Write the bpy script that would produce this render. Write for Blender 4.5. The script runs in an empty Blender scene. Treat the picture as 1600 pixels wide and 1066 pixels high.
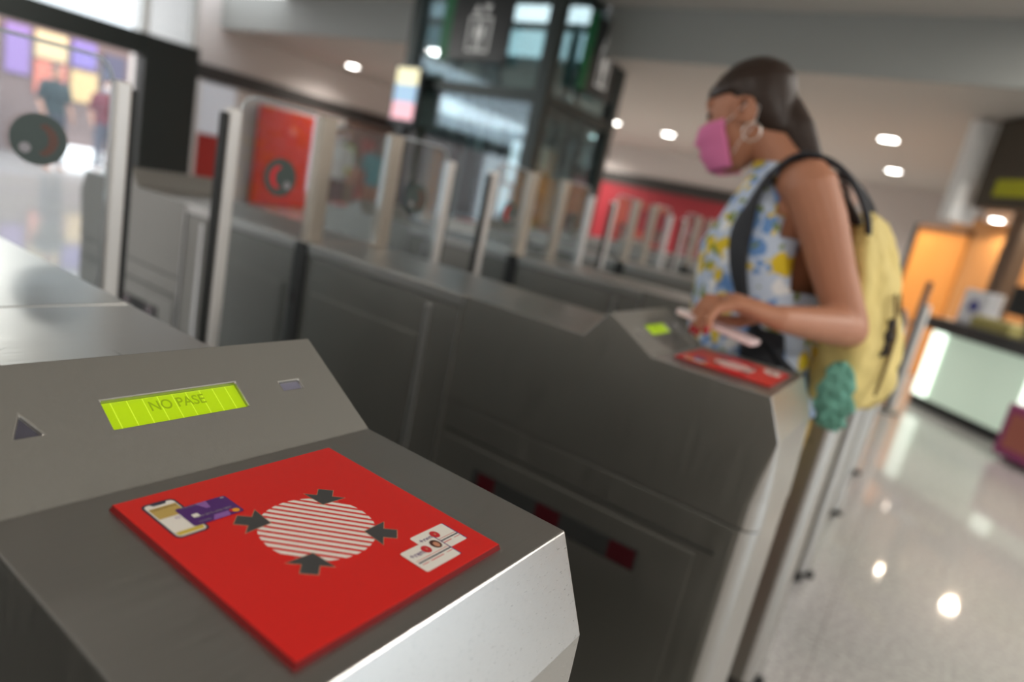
import bpy, bmesh, math, random
from mathutils import Vector, Matrix, Euler
random.seed(7)
scn = bpy.context.scene
C = scn.collection
PI = math.pi
V = Vector

# ------------------------------------------------------------------ helpers
def srgb(r, g, b):
    f = lambda c: (c/255/12.92) if c/255 <= .04045 else ((c/255+.055)/1.055)**2.4
    return (f(r), f(g), f(b), 1)

MATS = {}
def mat(name, col, rough=.5, metal=0., emit=None, estr=0., spec=.5, coat=0.):
    if name in MATS: return MATS[name]
    m = bpy.data.materials.new(name); m.use_nodes = True
    b = m.node_tree.nodes['Principled BSDF']
    b.inputs['Base Color'].default_value = col
    b.inputs['Roughness'].default_value = rough
    b.inputs['Metallic'].default_value = metal
    b.inputs['Specular IOR Level'].default_value = spec
    b.inputs['Coat Weight'].default_value = coat
    if emit:
        b.inputs['Emission Color'].default_value = emit
        b.inputs['Emission Strength'].default_value = estr
    MATS[name] = m
    return m

def noise_rough(m, scale, stretch, lo, hi, colvar=0., bump=0., axis=0):
    """brushed / grainy look: stretched object-space noise into roughness, colour and bump"""
    nt = m.node_tree; N = nt.nodes; L = nt.links
    b = N['Principled BSDF']
    tc = N.new('ShaderNodeTexCoord'); mp = N.new('ShaderNodeMapping')
    s = [scale]*3; s[axis] = scale/stretch
    mp.inputs['Scale'].default_value = s
    n = N.new('ShaderNodeTexNoise'); n.inputs['Detail'].default_value = 4
    n.inputs['Scale'].default_value = 1
    L.new(tc.outputs['Object'], mp.inputs['Vector']); L.new(mp.outputs[0], n.inputs['Vector'])
    mr = N.new('ShaderNodeMapRange')
    mr.inputs['To Min'].default_value = lo; mr.inputs['To Max'].default_value = hi
    mr.inputs['From Min'].default_value = .3; mr.inputs['From Max'].default_value = .7
    L.new(n.outputs['Fac'], mr.inputs['Value']); L.new(mr.outputs[0], b.inputs['Roughness'])
    if colvar:
        c = b.inputs['Base Color'].default_value[:]
        mx = N.new('ShaderNodeMix'); mx.data_type = 'RGBA'
        mx.inputs['A'].default_value = [max(0, x*(1-colvar)) for x in c[:3]]+[1]
        mx.inputs['B'].default_value = [min(1, x*(1+colvar)) for x in c[:3]]+[1]
        L.new(n.outputs['Fac'], mx.inputs['Factor']); L.new(mx.outputs['Result'], b.inputs['Base Color'])
    if bump:
        bp = N.new('ShaderNodeBump'); bp.inputs['Strength'].default_value = bump
        bp.inputs['Distance'].default_value = .001
        L.new(n.outputs['Fac'], bp.inputs['Height']); L.new(bp.outputs[0], b.inputs['Normal'])
    return m

def glass_mat(name, tint, refl=.12, rough=.03):
    m = bpy.data.materials.new(name); m.use_nodes = True
    nt = m.node_tree; N = nt.nodes; L = nt.links
    N.remove(N['Principled BSDF'])
    out = N['Material Output']
    t = N.new('ShaderNodeBsdfTransparent'); t.inputs[0].default_value = tint
    g = N.new('ShaderNodeBsdfGlossy'); g.inputs['Roughness'].default_value = rough
    g.inputs[0].default_value = (.9, .95, 1, 1)
    lw = N.new('ShaderNodeLayerWeight'); lw.inputs['Blend'].default_value = .35
    ma = N.new('ShaderNodeMath'); ma.operation = 'MULTIPLY_ADD'
    ma.inputs[1].default_value = .24; ma.inputs[2].default_value = refl
    mx = N.new('ShaderNodeMixShader')
    L.new(lw.outputs['Fresnel'], ma.inputs[0]); L.new(ma.outputs[0], mx.inputs[0])
    L.new(t.outputs[0], mx.inputs[1]); L.new(g.outputs[0], mx.inputs[2]); L.new(mx.outputs[0], out.inputs['Surface'])
    MATS[name] = m
    return m

class MB:
    def __init__(s): s.v = []; s.f = []
    def add(s, vs, fs):
        o = len(s.v); s.v += [tuple(p) for p in vs]; s.f += [tuple(i+o for i in f) for f in fs]; return s
    def box(s, x0, x1, y0, y1, z0, z1, M=None):
        vs = [V((x, y, z)) for x in (x0, x1) for y in (y0, y1) for z in (z0, z1)]
        if M: vs = [M @ p for p in vs]
        return s.add(vs, [(0,1,3,2),(4,6,7,5),(0,4,5,1),(2,3,7,6),(0,2,6,4),(1,5,7,3)])
    def prism(s, poly, lo, hi, fn):
        """poly: 2D points; fn(a,b,h) -> 3D"""
        n = len(poly)
        vs = [fn(a, b, lo) for a, b in poly]+[fn(a, b, hi) for a, b in poly]
        fs = [tuple(range(n))[::-1], tuple(range(n, 2*n))]+[(i, (i+1) % n, n+(i+1) % n, n+i) for i in range(n)]
        return s.add(vs, fs)
    def loft(s, rings, cap=True):
        n = len(rings[0]); vs = [p for r in rings for p in r]; fs = []
        for k in range(len(rings)-1):
            for i in range(n):
                j = (i+1) % n
                fs.append((k*n+i, k*n+j, (k+1)*n+j, (k+1)*n+i))
        if cap:
            fs.append(tuple(range(n))[::-1]); fs.append(tuple((len(rings)-1)*n+i for i in range(n)))
        return s.add(vs, fs)
    def tube(s, pts, rad, n=10, flat=1., round_ends=True):
        pts = [V(p) for p in pts]
        rad = rad if isinstance(rad, (list, tuple)) else [rad]*len(pts)
        if round_ends:
            d0 = (pts[0]-pts[1]).normalized(); d1 = (pts[-1]-pts[-2]).normalized()
            r0, r1 = rad[0], rad[-1]
            pts = [pts[0]+d0*r0*.95, pts[0]+d0*r0*.7]+pts+[pts[-1]+d1*r1*.7, pts[-1]+d1*r1*.95]
            rad = [r0*.3, r0*.72]+list(rad)+[r1*.72, r1*.3]
        rings = []; up = None
        for i, p in enumerate(pts):
            t = (pts[min(i+1, len(pts)-1)]-pts[max(i-1, 0)]).normalized()
            if up is None:
                a = V((0, 0, 1)) if abs(t.z) < .9 else V((1, 0, 0))
                up = (a-t*a.dot(t)).normalized()
            else: up = (up-t*up.dot(t)).normalized()
            w = t.cross(up)
            rings.append([p+(w*math.cos(2*PI*k/n)+up*math.sin(2*PI*k/n)*flat)*rad[i] for k in range(n)])
        return s.loft(rings)
    def ell(s, c, r, nu=16, nv=10, M=None):
        c = V(c); rings = []
        for j in range(1, nv):
            ph = -PI/2+PI*j/nv
            ring = []
            for i in range(nu):
                th = 2*PI*i/nu
                q = V((r[0]*math.cos(ph)*math.cos(th), r[1]*math.cos(ph)*math.sin(th), r[2]*math.sin(ph)))
                ring.append((M @ q if M else q)+c)
            rings.append(ring)
        return s.loft(rings)
    def cyl(s, c, r, h, n=24, axis=2, r2=None):
        r2 = r if r2 is None else r2
        rings = []
        for hh, rr in ((0, r), (h, r2)):
            ring = []
            for i in range(n):
                a = 2*PI*i/n; p = [0, 0, 0]
                p[axis] = hh; p[(axis+1) % 3] = rr*math.cos(a); p[(axis+2) % 3] = rr*math.sin(a)
                ring.append(V(c)+V(p))
            rings.append(ring)
        return s.loft(rings)
    def mesh(s, name, smooth=False):
        me = bpy.data.meshes.new(name); me.from_pydata(s.v, [], s.f)
        bm = bmesh.new(); bm.from_mesh(me); bmesh.ops.recalc_face_normals(bm, faces=bm.faces)
        bm.to_mesh(me); bm.free()
        if smooth: me.shade_smooth()
        return me
    def build(s, name, m, parent=None, smooth=False, bevel=0., loc=None, rotz=0.):
        me = s.mesh(name, smooth); me.materials.append(m)
        o = bpy.data.objects.new(name, me); C.objects.link(o)
        if parent: o.parent = parent
        if loc: o.location = loc
        if rotz: o.rotation_euler.z = rotz
        if bevel:
            b = o.modifiers.new('bevel', 'BEVEL'); b.width = bevel; b.segments = 2
            b.limit_method = 'ANGLE'; b.angle_limit = math.radians(18); b.harden_normals = False
        return o

def tag(o, label=None, cat=None, group=None, kind=None):
    if label: o['label'] = label
    if cat: o['category'] = cat
    if group: o['group'] = group
    if kind: o['kind'] = kind
    return o
def thing(name, label, cat, loc=(0,0,0), rotz=0., group=None):
    o = bpy.data.objects.new(name, None); C.objects.link(o); o.empty_display_size = .1
    o.location = loc; o.rotation_euler.z = rotz
    return tag(o, label, cat, group)
def kids(o): return [c for c in bpy.data.objects if c.parent == o]
def copy_tree(o, parent=None):
    c = o.copy(); C.objects.link(c); c.parent = parent
    for ch in kids(o): copy_tree(ch, c)
    return c
def struct(o): o['kind'] = 'structure'; return o
def apply_mods(o):
    dg = bpy.context.evaluated_depsgraph_get(); dg.update()
    me = bpy.data.meshes.new_from_object(o.evaluated_get(dg))
    o.modifiers.clear(); o.data = me
def remesh(o, vox, smooth=2):
    r = o.modifiers.new('r', 'REMESH'); r.mode = 'VOXEL'; r.voxel_size = vox; r.use_smooth_shade = True
    s = o.modifiers.new('s', 'SMOOTH'); s.factor = .5; s.iterations = smooth
    apply_mods(o); o.data.shade_smooth()
def text_mesh(name, body, size, m, parent, M, align='CENTER', bold=0., sx=1.):
    cu = bpy.data.curves.new(name+'_font', 'FONT'); cu.body = body; cu.size = size
    cu.align_x = align; cu.align_y = 'CENTER'; cu.offset = bold
    t = bpy.data.objects.new(name+'_font', cu); C.objects.link(t)
    dg = bpy.context.evaluated_depsgraph_get(); dg.update()
    me = bpy.data.meshes.new_from_object(t.evaluated_get(dg))
    bpy.data.objects.remove(t); bpy.data.curves.remove(cu)
    me.transform(M @ Matrix.Diagonal((sx, 1, 1, 1))); me.materials.clear(); me.materials.append(m)
    me.name = name
    o = bpy.data.objects.new(name, me); C.objects.link(o); o.parent = parent
    return o

# ------------------------------------------------------------------ materials
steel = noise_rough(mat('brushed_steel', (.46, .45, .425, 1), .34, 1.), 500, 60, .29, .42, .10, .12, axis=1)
steel_side = noise_rough(mat('shaded_side_steel', (.262, .255, .232, 1), .36, 1.), 400, 50, .40, .50, .08, .06, axis=2)  # darker copy of the steel: dim lane reflections put into the colour
steel_end = noise_rough(mat('lit_end_steel', (.60, .59, .57, 1), .3, 1.), 1400, 6, .27, .35, .06, 0, axis=1)  # brighter copy of the steel: light on the ends put into the colour
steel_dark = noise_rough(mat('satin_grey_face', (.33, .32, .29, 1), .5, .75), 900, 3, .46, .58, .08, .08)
rail_mat = mat('satin_rail', (.68, .65, .62, 1), .42, .5)
rubber = mat('black_rubber', (.012, .013, .012, 1), .6)
seam_dark = mat('seam_dark', (.03, .03, .028, 1), .5, .3)
red = noise_rough(mat('reader_red', srgb(214, 32, 26), .33, 0, spec=.5), 300, 1, .28, .38, .03)
redback = mat('reader_red_edge', srgb(112, 10, 10), .6, spec=.25)
white = mat('print_white', srgb(232, 226, 216), .4)
charcoal = mat('print_charcoal', srgb(66, 66, 66), .45)
purple = mat('print_purple', srgb(80, 38, 110), .35)
purple2 = mat('print_violet', srgb(140, 95, 165), .35)
navy = mat('print_navy', srgb(46, 46, 66), .35)
gold = mat('print_gold', srgb(190, 160, 88), .4)
goldline = mat('print_yellow_gold', srgb(205, 180, 70), .4)
orange = mat('print_orange', srgb(232, 160, 40), .4)
printred = mat('print_red', srgb(200, 36, 44), .4)
skinprint = mat('print_skin', srgb(200, 140, 110), .4)
hairprint = mat('print_brown', srgb(80, 45, 35), .4)
greyprint = mat('print_grey', srgb(150, 146, 150), .4)
lcd = mat('lcd_lime', srgb(150, 180, 10), .35, emit=srgb(178, 212, 8), estr=.42)
lcd_line = mat('lcd_line', srgb(190, 215, 60), .35, emit=srgb(184, 218, 16), estr=.43)
lcdtext = mat('lcd_text', srgb(120, 145, 10), .4, emit=srgb(150, 182, 8), estr=.33)
glass = glass_mat('clear_glass', (.88, .91, .92, 1), .02)
glass_el = glass_mat('shaft_glass', (.68, .77, .78, 1), .09, .04)
plaster = noise_rough(mat('wall_plaster', srgb(205, 198, 194), .85), 30, 1, .8, .9, .03)
ceilm = noise_rough(mat('ceiling_paint', srgb(186, 182, 176), .85), 20, 1, .8, .9, .03)
fasciam = noise_rough(mat('fascia_paint', srgb(150, 152, 148), .6), 20, 1, .55, .65, .03)
band = mat('dark_band', srgb(52, 50, 48), .6)
redwall = noise_rough(mat('red_wall', srgb(168, 36, 30), .5), 3, 1, .45, .55, .12)
portal = mat('black_portal', srgb(34, 38, 36), .45)
frame_el = mat('shaft_frame', srgb(48, 56, 54), .4, .3)
signm = mat('sign_black', srgb(40, 42, 42), .35)
green = mat('sign_green', srgb(18, 104, 60), .45)
signwhite = mat('sign_white', srgb(215, 215, 210), .5, emit=(1,1,1,1), estr=.15)
lampm = mat('lamp_glow', (1,1,1,1), .5, emit=(1, .97, .92, 1), estr=22)
trimw = mat('white_trim', srgb(230, 230, 228), .5)

# floor: polished speckled terrazzo
floorm = mat('polished_terrazzo', srgb(170, 165, 156), .42, spec=.4, coat=.75)
nt = floorm.node_tree; b = nt.nodes['Principled BSDF']
b.inputs['Coat Roughness'].default_value = .05
tc = nt.nodes.new('ShaderNodeTexCoord')
n1 = nt.nodes.new('ShaderNodeTexNoise'); n1.inputs['Scale'].default_value = 55; n1.inputs['Detail'].default_value = 6
n2 = nt.nodes.new('ShaderNodeTexNoise'); n2.inputs['Scale'].default_value = .9; n2.inputs['Detail'].default_value = 3
cr = nt.nodes.new('ShaderNodeValToRGB')
cr.color_ramp.elements[0].position = .36; cr.color_ramp.elements[0].color = srgb(140, 134, 125)
cr.color_ramp.elements[1].position = .6; cr.color_ramp.elements[1].color = srgb(178, 172, 161)
mx = nt.nodes.new('ShaderNodeMix'); mx.data_type = 'RGBA'; mx.blend_type = 'MULTIPLY'; mx.inputs['Factor'].default_value = .35
nt.links.new(tc.outputs['Object'], n1.inputs['Vector']); nt.links.new(tc.outputs['Object'], n2.inputs['Vector'])
nt.links.new(n1.outputs['Fac'], cr.inputs['Fac']); nt.links.new(cr.outputs['Color'], mx.inputs['A'])
nt.links.new(n2.outputs['Color'], mx.inputs['B'])
hs = nt.nodes.new('ShaderNodeHueSaturation'); hs.inputs['Saturation'].default_value = .35; hs.inputs['Value'].default_value = 1.15
nt.links.new(mx.outputs['Result'], hs.inputs['Color']); nt.links.new(hs.outputs[0], b.inputs['Base Color'])
br = nt.nodes.new('ShaderNodeTexBrick')
br.inputs['Scale'].default_value = 1; br.inputs['Brick Width'].default_value = .8; br.inputs['Row Height'].default_value = .8
br.inputs['Mortar Size'].default_value = .002; br.offset = 0
br.inputs['Color1'].default_value = br.inputs['Color2'].default_value = (1,1,1,1); br.inputs['Mortar'].default_value = (.55,.53,.5,1)
mx2 = nt.nodes.new('ShaderNodeMix'); mx2.data_type = 'RGBA'; mx2.blend_type = 'MULTIPLY'; mx2.inputs['Factor'].default_value = 1
nt.links.new(tc.outputs['Object'], br.inputs['Vector']); nt.links.new(hs.outputs[0], mx2.inputs['A'])
nt.links.new(br.outputs['Color'], mx2.inputs['B']); nt.links.new(mx2.outputs['Result'], b.inputs['Base Color'])

# ------------------------------------------------------------------ the setting
struct(MB().box(-17, 6.2, -9, 16.2, -.1, 0).build('floor', floorm))
ZL, ZU, YF = 2.93, 3.44, 6.87
EX0, EX1, EY0, EY1 = -5.95, -3.90, 5.90, 7.60          # lift shaft footprint
cl = MB()
cl.box(-11.5, EX0, YF, 15.8, ZL, ZL+.1); cl.box(EX1, 6, YF, 15.8, ZL, ZL+.1); cl.box(EX0, EX1, EY1+.02, 15.8, ZL, ZL+.1)
struct(cl.build('ceiling', ceilm))
struct(MB().box(-9.6, 6, -5, YF, ZU, ZU+.1).build('ceiling', ceilm))
fa = MB(); fa.box(-11.3, EX0, YF-.04, YF, ZL-.02, ZU); fa.box(EX1, 6, YF-.04, YF, ZL-.02, ZU)
struct(fa.build('trim_1', fasciam))
struct(MB().box(-11.5, 6, 15.6, 15.8, 0, ZL).build('wall_back', plaster))
struct(MB().box(-8.9, -3.2, 15.55, 15.6, 1.98, 2.27).build('trim_2', band))
struct(MB().box(-8.9, -3.2, 15.57, 15.6, .12, 1.98).build('trim_3', mat('red_wall_far', srgb(146, 36, 46), .6)))
struct(MB().box(-11.5, -11.3, 5.5, 15.6, 0, ZU).build('wall_left', plaster))
struct(MB().box(-11.3, -11.25, 5.55, 15.6, 2.02, 2.27).build('trim_4', band))
struct(MB().box(-11.3, -9.72, 5.42, 5.52, 0, ZU).build('wall_left_return', plaster))
# black portal and window band above it
struct(MB().box(-9.78, -9.6, -5, 5.5, 2.0, 2.29).build('trim_5', portal))
struct(MB().box(-9.82, -9.58, 4.76, 5.52, 0, 2.29).build('trim_6', portal))
struct(MB().box(-9.73, -9.71, -5, 5.46, 2.29, ZU).build('window_1', glass))
for k, yy in enumerate((5.44, 4.74, 3.3, 1.9)):
    struct(MB().box(-9.76, -9.66, yy, yy+(.10 if k else .06), 2.29, ZU).build('trim_%d' % (7+k), trimw))
wr_ = MB(); wr_.box(6, 6.2, -5, -1, 0, ZU); wr_.box(6, 6.2, 7, 16, 0, ZU); wr_.box(6, 6.2, -1, 7, 0, .35); wr_.box(6, 6.2, -1, 7, 2.9, ZU)
struct(wr_.build('wall_right', plaster)); struct(MB().box(6.09, 6.11, -1, 7, .35, 2.9).build('added_window_3', glass))  # right wall opening is unseen, added so daylight brightens the gate ends
wf = MB(); wf.box(-9.6, -9.2, -5.2, -5, 0, ZU); wf.box(-4.6, 6, -5.2, -5, 0, ZU); wf.box(-9.2, -4.6, -5.2, -5, 0, .35); wf.box(-9.2, -4.6, -5.2, -5, 3.0, ZU)
struct(wf.build('wall_front', plaster))
struct(MB().box(-9.2, -4.6, -5.11, -5.09, .35, 3.0).build('added_window_2', glass))  # unseen opening, added so the gates' far halves reflect bright sky
# red notice recess / glazed opening on the left wall
def wallpanel(name, y0, y1, z0, z1, m, label, cat):
    return tag(MB().box(-11.25, -11.2, y0, y1, z0, z1).build(name, m, bevel=.005), label, cat)
t = thing('glazed_door', 'red lower panel and bright glazed top of the narrow door beside the black pillar', 'door', (-11.22, 6.78, 0))
MB().box(-.02, .04, -.26, .34, .02, 1.12).build('door_panel', redwall, t)
MB().box(-.02, .02, -.26, .40, 1.14, 1.98).build('door_pane', mat('milky_glass', srgb(200, 204, 206), .3, emit=srgb(200, 205, 220), estr=.25), t)
MB().box(-.02, .05, -.34, -.27, 0, 2.0).build('door_frame', trimw, t)
tag(MB().box(-11.245, -11.2, 5.56, 6.38, .02, 2.0).build('wall_board', redwall), 'narrow dark red wall panel right behind the black pillar', 'wall panel')
t = thing('red_hoarding', 'large plain red board on the left wall seen through the second glass flap', 'board', (-11.2, 8.55, 0))
MB().box(-.03, .03, -.88, .88, .03, 1.86).build('board', mat('hoarding_red', srgb(196, 52, 30), .5), t)
MB().cyl((.03, -.12, 1.5), .07, .012, 20, axis=0).build('round_mark', mat('mark_pink', srgb(226, 130, 110), .5), t)
t = thing('dark_display_cabinet', 'dark red and brown glazed cabinet far behind the standing bystanders', 'cabinet', (-11.0, 10.8, 0))
MB().box(-.18, .2, -1.1, 1.1, 0, 1.95).build('cabinet_body', mat('cabinet_brown', srgb(76, 54, 44), .5), t)
for k in range(4):
    MB().box(.2, .24, -.95+.5*k, -.55+.5*k, .3, 1.7).build('cabinet_pane', mat('pane_col%d' % k, [srgb(110,40,34), srgb(96,104,60), srgb(128,36,34), srgb(60,90,96)][k], .3), t)

# shop frontage beyond the portal
struct(MB().box(-16.2, -16.0, -9, 11, 0, 2.55).build('wall_shop', mat('shop_wall', srgb(128, 108, 104), .7)))
cols = [srgb(214,70,80), srgb(226,190,160), srgb(150,150,170), srgb(230,200,170), srgb(150,120,180), srgb(236,206,160), srgb(226,130,110), srgb(140,120,190), srgb(232,196,140), srgb(90,90,110)]
k = 0
for yy, w, z0, z1 in ((3.6,.5,1.5,2.4),(4.15,.5,1.9,2.45),(4.15,.5,1.35,1.85),(4.75,.45,1.0,2.45),(5.35,.4,1.5,2.4),(5.85,.55,1.9,2.4),(5.85,.55,1.2,1.85),(6.5,.45,1.9,2.4),(6.5,.5,1.2,1.82),(7.1,.45,1.1,2.3),(7.7,.4,1.3,2.35)):
    names = ['pink','cream','grey lilac','pale beige','violet','sand','salmon','lavender','amber','slate','pale rose']
    tag(MB().box(-15.99, -15.93, yy, yy+w, z0, z1).build('wall_poster', mat('poster%d' % k, cols[k % 10], .5, emit=cols[k % 10], estr=.03), bevel=.004),
        '%s poster on the far shop front, seen through the leftmost glass flap' % names[k], 'poster', 'posters on the far shop front')
    k += 1
t = thing('shop_counter', 'grey rounded counter in front of the far shop posters', 'counter', (-15.2, 3.9, 0))
MB().loft([[V((.35*math.cos(a), 1.1*math.sin(a), z)) for a in [2*PI*i/28 for i in range(28)]] for z in (0, .3, 1.0, 1.32)]).build('counter_body', mat('counter_grey', srgb(150,152,148), .4), t, True)
MB().loft([[V((.38*math.cos(a), 1.13*math.sin(a), z)) for a in [2*PI*i/28 for i in range(28)]] for z in (1.32, 1.36)]).build('counter_top', mat('counter_dark', srgb(70,64,70), .4), t)
for yy, w in ((3.7,.5), (6.15,.95), (7.3,.45)):  # glowing boxes put in for the white blobs at the shop foot
    tag(MB().box(-15.96, -15.7, yy, yy+w, .02, .26).build('floor_glow_box', mat('glow_box', (1,1,1,1), .5, emit=(.95,.97,1,1), estr=1.6), bevel=.02),
        {3.7:'small bright low box at the foot of the far shop, leftmost', 6.15:'long bright low box at the foot of the far shop', 7.3:'small bright low box at the foot of the far shop, nearest the flap rail'}[yy], 'light box', 'glowing boxes added along the far shop')

# ------------------------------------------------------------------ ticket gate
W = .13
def hood_mesh():
    LV = [(1.062,1.07,.0015),(1.0909,1.007,.0025),(1.0935,.985,.009),(1.097,.95,.02),(1.100,.905,.03),(1.1015,.86,.032)]
    prof = [(.484,.86),(.484,1.07),(.746,1.07),(.785,1.121),(.873,1.07)]
    nc = 7; vs = []; fs = []
    for (x, z) in prof: vs += [(x, -W, z), (x, W, z)]
    base = len(vs); row = 2*nc
    for (xe, z, r) in LV:
        for i in range(nc):
            a = -PI/2+PI/2*i/(nc-1); vs.append((xe-r+r*math.cos(a), -W+r+r*math.sin(a), z))
        for i in range(nc):
            a = PI/2*i/(nc-1); vs.append((xe-r+r*math.cos(a), W-r+r*math.sin(a), z))
    R = lambda l, i: base+l*row+i
    for l in range(len(LV)-1):
        for i in range(row-1): fs.append((R(l,i), R(l+1,i), R(l+1,i+1), R(l,i+1)))
    fs.append((0,2,4,6,8)+tuple(R(l,0) for l in range(len(LV))))
    fs.append(((1,3,5,7,9)+tuple(R(l,row-1) for l in range(len(LV))))[::-1])
    fs.append((0,1,3,2)); fs.append((2,3,5,4)); fs.append((4,5,7,6)); fs.append((6,7,9,8))
    fs.append((8,9)+tuple(R(0,i) for i in range(row-1,-1,-1)))
    fs.append((1,0)+tuple(R(len(LV)-1,i) for i in range(row)))
    m = MB(); m.add(vs, fs); return m
# slanted display face frame: s up the slope from the fold, y across, h outwards
SD = V((-.088, 0, .051)).normalized(); SN = V((.051, 0, .088)).normalized()
def face(y, s, h=0.): return V((.873, y, 1.07))+SD*s+SN*h
YC = .24
t_gate = thing('ticket_gate', '', 'ticket gate', (-1.22, YC, 0))
hood = hood_mesh().build('hood', steel, t_gate)
cut = MB()
def cutter(poly, depth):
    cut.prism(poly, -depth, .01, lambda a, b, h: face(a-YC, b, h))
cutter([(.1895,.0428),(.2822,.0428),(.2822,.0655),(.1895,.0655)], .0045)
cutter([(.1394,.0474),(.1536,.0474),(.1463,.0632)], .003)
cutter([(.3168,.0512),(.3353,.0512),(.3353,.0595),(.3168,.0595)], .003)
cu = cut.build('cut', steel, t_gate); bpy.context.view_layer.update()
bo = hood.modifiers.new('b', 'BOOLEAN'); bo.object = cu; bo.operation = 'DIFFERENCE'; bo.solver = 'EXACT'
apply_mods(hood); bpy.data.objects.remove(cu)
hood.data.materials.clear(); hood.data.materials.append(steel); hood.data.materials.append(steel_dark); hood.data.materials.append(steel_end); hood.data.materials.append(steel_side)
hood.data.name = 'hood'
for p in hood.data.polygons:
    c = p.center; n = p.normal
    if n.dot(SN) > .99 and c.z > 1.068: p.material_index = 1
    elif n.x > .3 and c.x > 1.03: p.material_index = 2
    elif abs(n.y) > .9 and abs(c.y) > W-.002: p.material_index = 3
bv = hood.modifiers.new('bevel', 'BEVEL'); bv.width = .0011; bv.segments = 2; bv.limit_method = 'ANGLE'; bv.angle_limit = math.radians(28)
def on_face(name, poly, h0, h1, m, parent, bevel=0.):
    return MB().prism(poly, h0, h1, lambda a, b, h: face(a-YC, b, h)).build(name, m, parent, bevel=bevel)
scr = on_face('display_screen', [(.1897,.043),(.282,.043),(.282,.0653),(.1897,.0653)], -.0044, -.0032, lcd, t_gate)
gl = MB()
for i in range(9):
    y = .1955+i*.0098
    gl.prism([(y,.0435),(y+.0007,.0435),(y+.0007,.0648),(y,.0648)], -.00318, -.00312, lambda a, b, h: face(a-YC, b, h))
gl.build('screen_grid', lcd_line, scr)
# text frame on the slope: x -> +y, y -> up the slope
MT = Matrix((( 0, SD.x, SN.x, 0), (1, 0, 0, 0), (0, SD.z, SN.z, 0), (0,0,0,1)))
o_ = face(.2365-YC, .0572, -.0030)
text_mesh('screen_text', 'NO PASE', .0112, lcdtext, scr, Matrix.Translation(o_) @ MT, sx=.86, bold=.00012)
tag(on_face('arrow_window', [(.1398,.0477),(.1532,.0477),(.1463,.0628)], -.0029, -.0024, mat('smoky_window', srgb(78, 76, 86), .35), t_gate), 'dark triangular indicator window')
tag(on_face('sensor_window', [(.317,.0514),(.3351,.0514),(.3351,.0593),(.317,.0593)], -.0029, -.0024, mat('bluish_window', srgb(120, 118, 134), .3), t_gate), 'small bluish square sensor window')

# reader panel: local frame is world x,y of the first gate minus its centre
KQ = .984      # the plate stands 3.4 mm proud of the hood
def P(x, y): return (x*KQ+1.22, y*KQ-YC)
def PM3(x, y, z): return Matrix.Translation((x*KQ+1.22, y*KQ-YC, z))
(PX0, PY0), (PX1, PY1) = P(-.335, .1672), P(-.1762, .3180)
ZP = 1.0715
pl = MB()
def rring(x0, x1, y0, y1, z): return [V((x0,y0,z)), V((x1,y0,z)), V((x1,y1,z)), V((x0,y1,z))]
pl.loft([rring(PX0, PX1, PY0, PY1, 1.0695), rring(PX0, PX1, PY0, PY1, 1.0703)])
reader = MB().loft([rring(PX0-.0012, PX1+.0012, PY0-.0012, PY1+.0012, 1.0697), rring(PX0, PX1, PY0, PY1, ZP+.0018), rring(PX0+.0004, PX1-.0004, PY0+.0004, PY1-.0004, ZP+.0020)]).build('reader_panel', red, t_gate)
reader.data.materials.append(redback)
for p in reader.data.polygons:
    if p.normal.z < .8: p.material_index = 1
reader['label'] = 'raised red card reader plate'
ZT = ZP+.0020
def flat(name, polys, m, parent, lift=1, th=.00005):
    mb = MB()
    z0 = ZT+lift*.00006
    for q in polys:
        mb.prism([P(*a) for a in q], z0, z0+th, lambda a, b, h: V((a, b, h)))
    return mb.build(name, m, parent)
CX, CY, CR = -.2535, .2420, .0335
# striped target circle
def stripes():
    out = []; ang = math.radians(38.); d = V((math.cos(ang), math.sin(ang))); n = V((-d.y, d.x))
    pitch = 2*CR/13.6; w = pitch*.56
    for k in range(-7, 8):
        lo, hi = k*pitch-w/2, k*pitch+w/2
        lo, hi = max(lo, -CR*.998), min(hi, CR*.998)
        if hi <= lo: continue
        pts = []
        m = 7
        for i in range(m):
            h = lo+(hi-lo)*i/(m-1); e = math.sqrt(max(0, CR*CR-h*h)); pts.append(n*h+d*e)
        for i in range(m):
            h = hi-(hi-lo)*i/(m-1); e = math.sqrt(max(0, CR*CR-h*h)); pts.append(n*h-d*e)
        out.append([(CX+p.x, CY+p.y) for p in pts])
    return out
flat('target_circle', stripes(), white, reader)
def arrow(ang, grow=0.):
    d = V((math.cos(ang), math.sin(ang))); n = V((-d.y, d.x))     # d points outwards from the centre
    c = V((CX, CY)); g = grow
    tip, wing, tail = .0265-g*1.6, .0375+g, .0455+g
    hw, ht = .0125+g*1.9, .0046+g
    q = [(tip, 0), (wing, hw), (wing, ht), (tail, ht), (tail, -ht), (wing, -ht), (wing, -hw)]
    return [tuple(c+d*a+n*b) for a, b in q]
for a in (45, 135, 225, 315):
    o = flat('arrow_outline', [arrow(math.radians(a), .0004)], skinprint, reader, 2)
    flat('arrow', [arrow(math.radians(a))], charcoal, o, 3)
def rrect(x0, x1, y0, y1, r, n=5):
    q = []
    for cx, cy, a0 in ((x1-r, y1-r, 0), (x0+r, y1-r, 90), (x0+r, y0+r, 180), (x1-r, y0+r, 270)):
        for i in range(n):
            a = math.radians(a0+90*i/(n-1)); q.append((cx+r*math.cos(a), cy+r*math.sin(a)))
    return q
ph = flat('phone_picture', [rrect(-.3255, -.2855, .1765, .1955, .0035)], navy, reader, 1)
flat('phone_screen', [rrect(-.3240, -.2870, .1778, .1942, .0025)], white, ph, 2)
flat('phone_card_picture', [[(-.3195,.1785),(-.3075,.1785),(-.3075,.1938),(-.3195,.1938)]], gold, ph, 3)
flat('phone_notch', [[(-.3245,.1812),(-.3218,.1825),(-.3218,.1895),(-.3245,.1908)]], navy, ph, 3)
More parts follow.
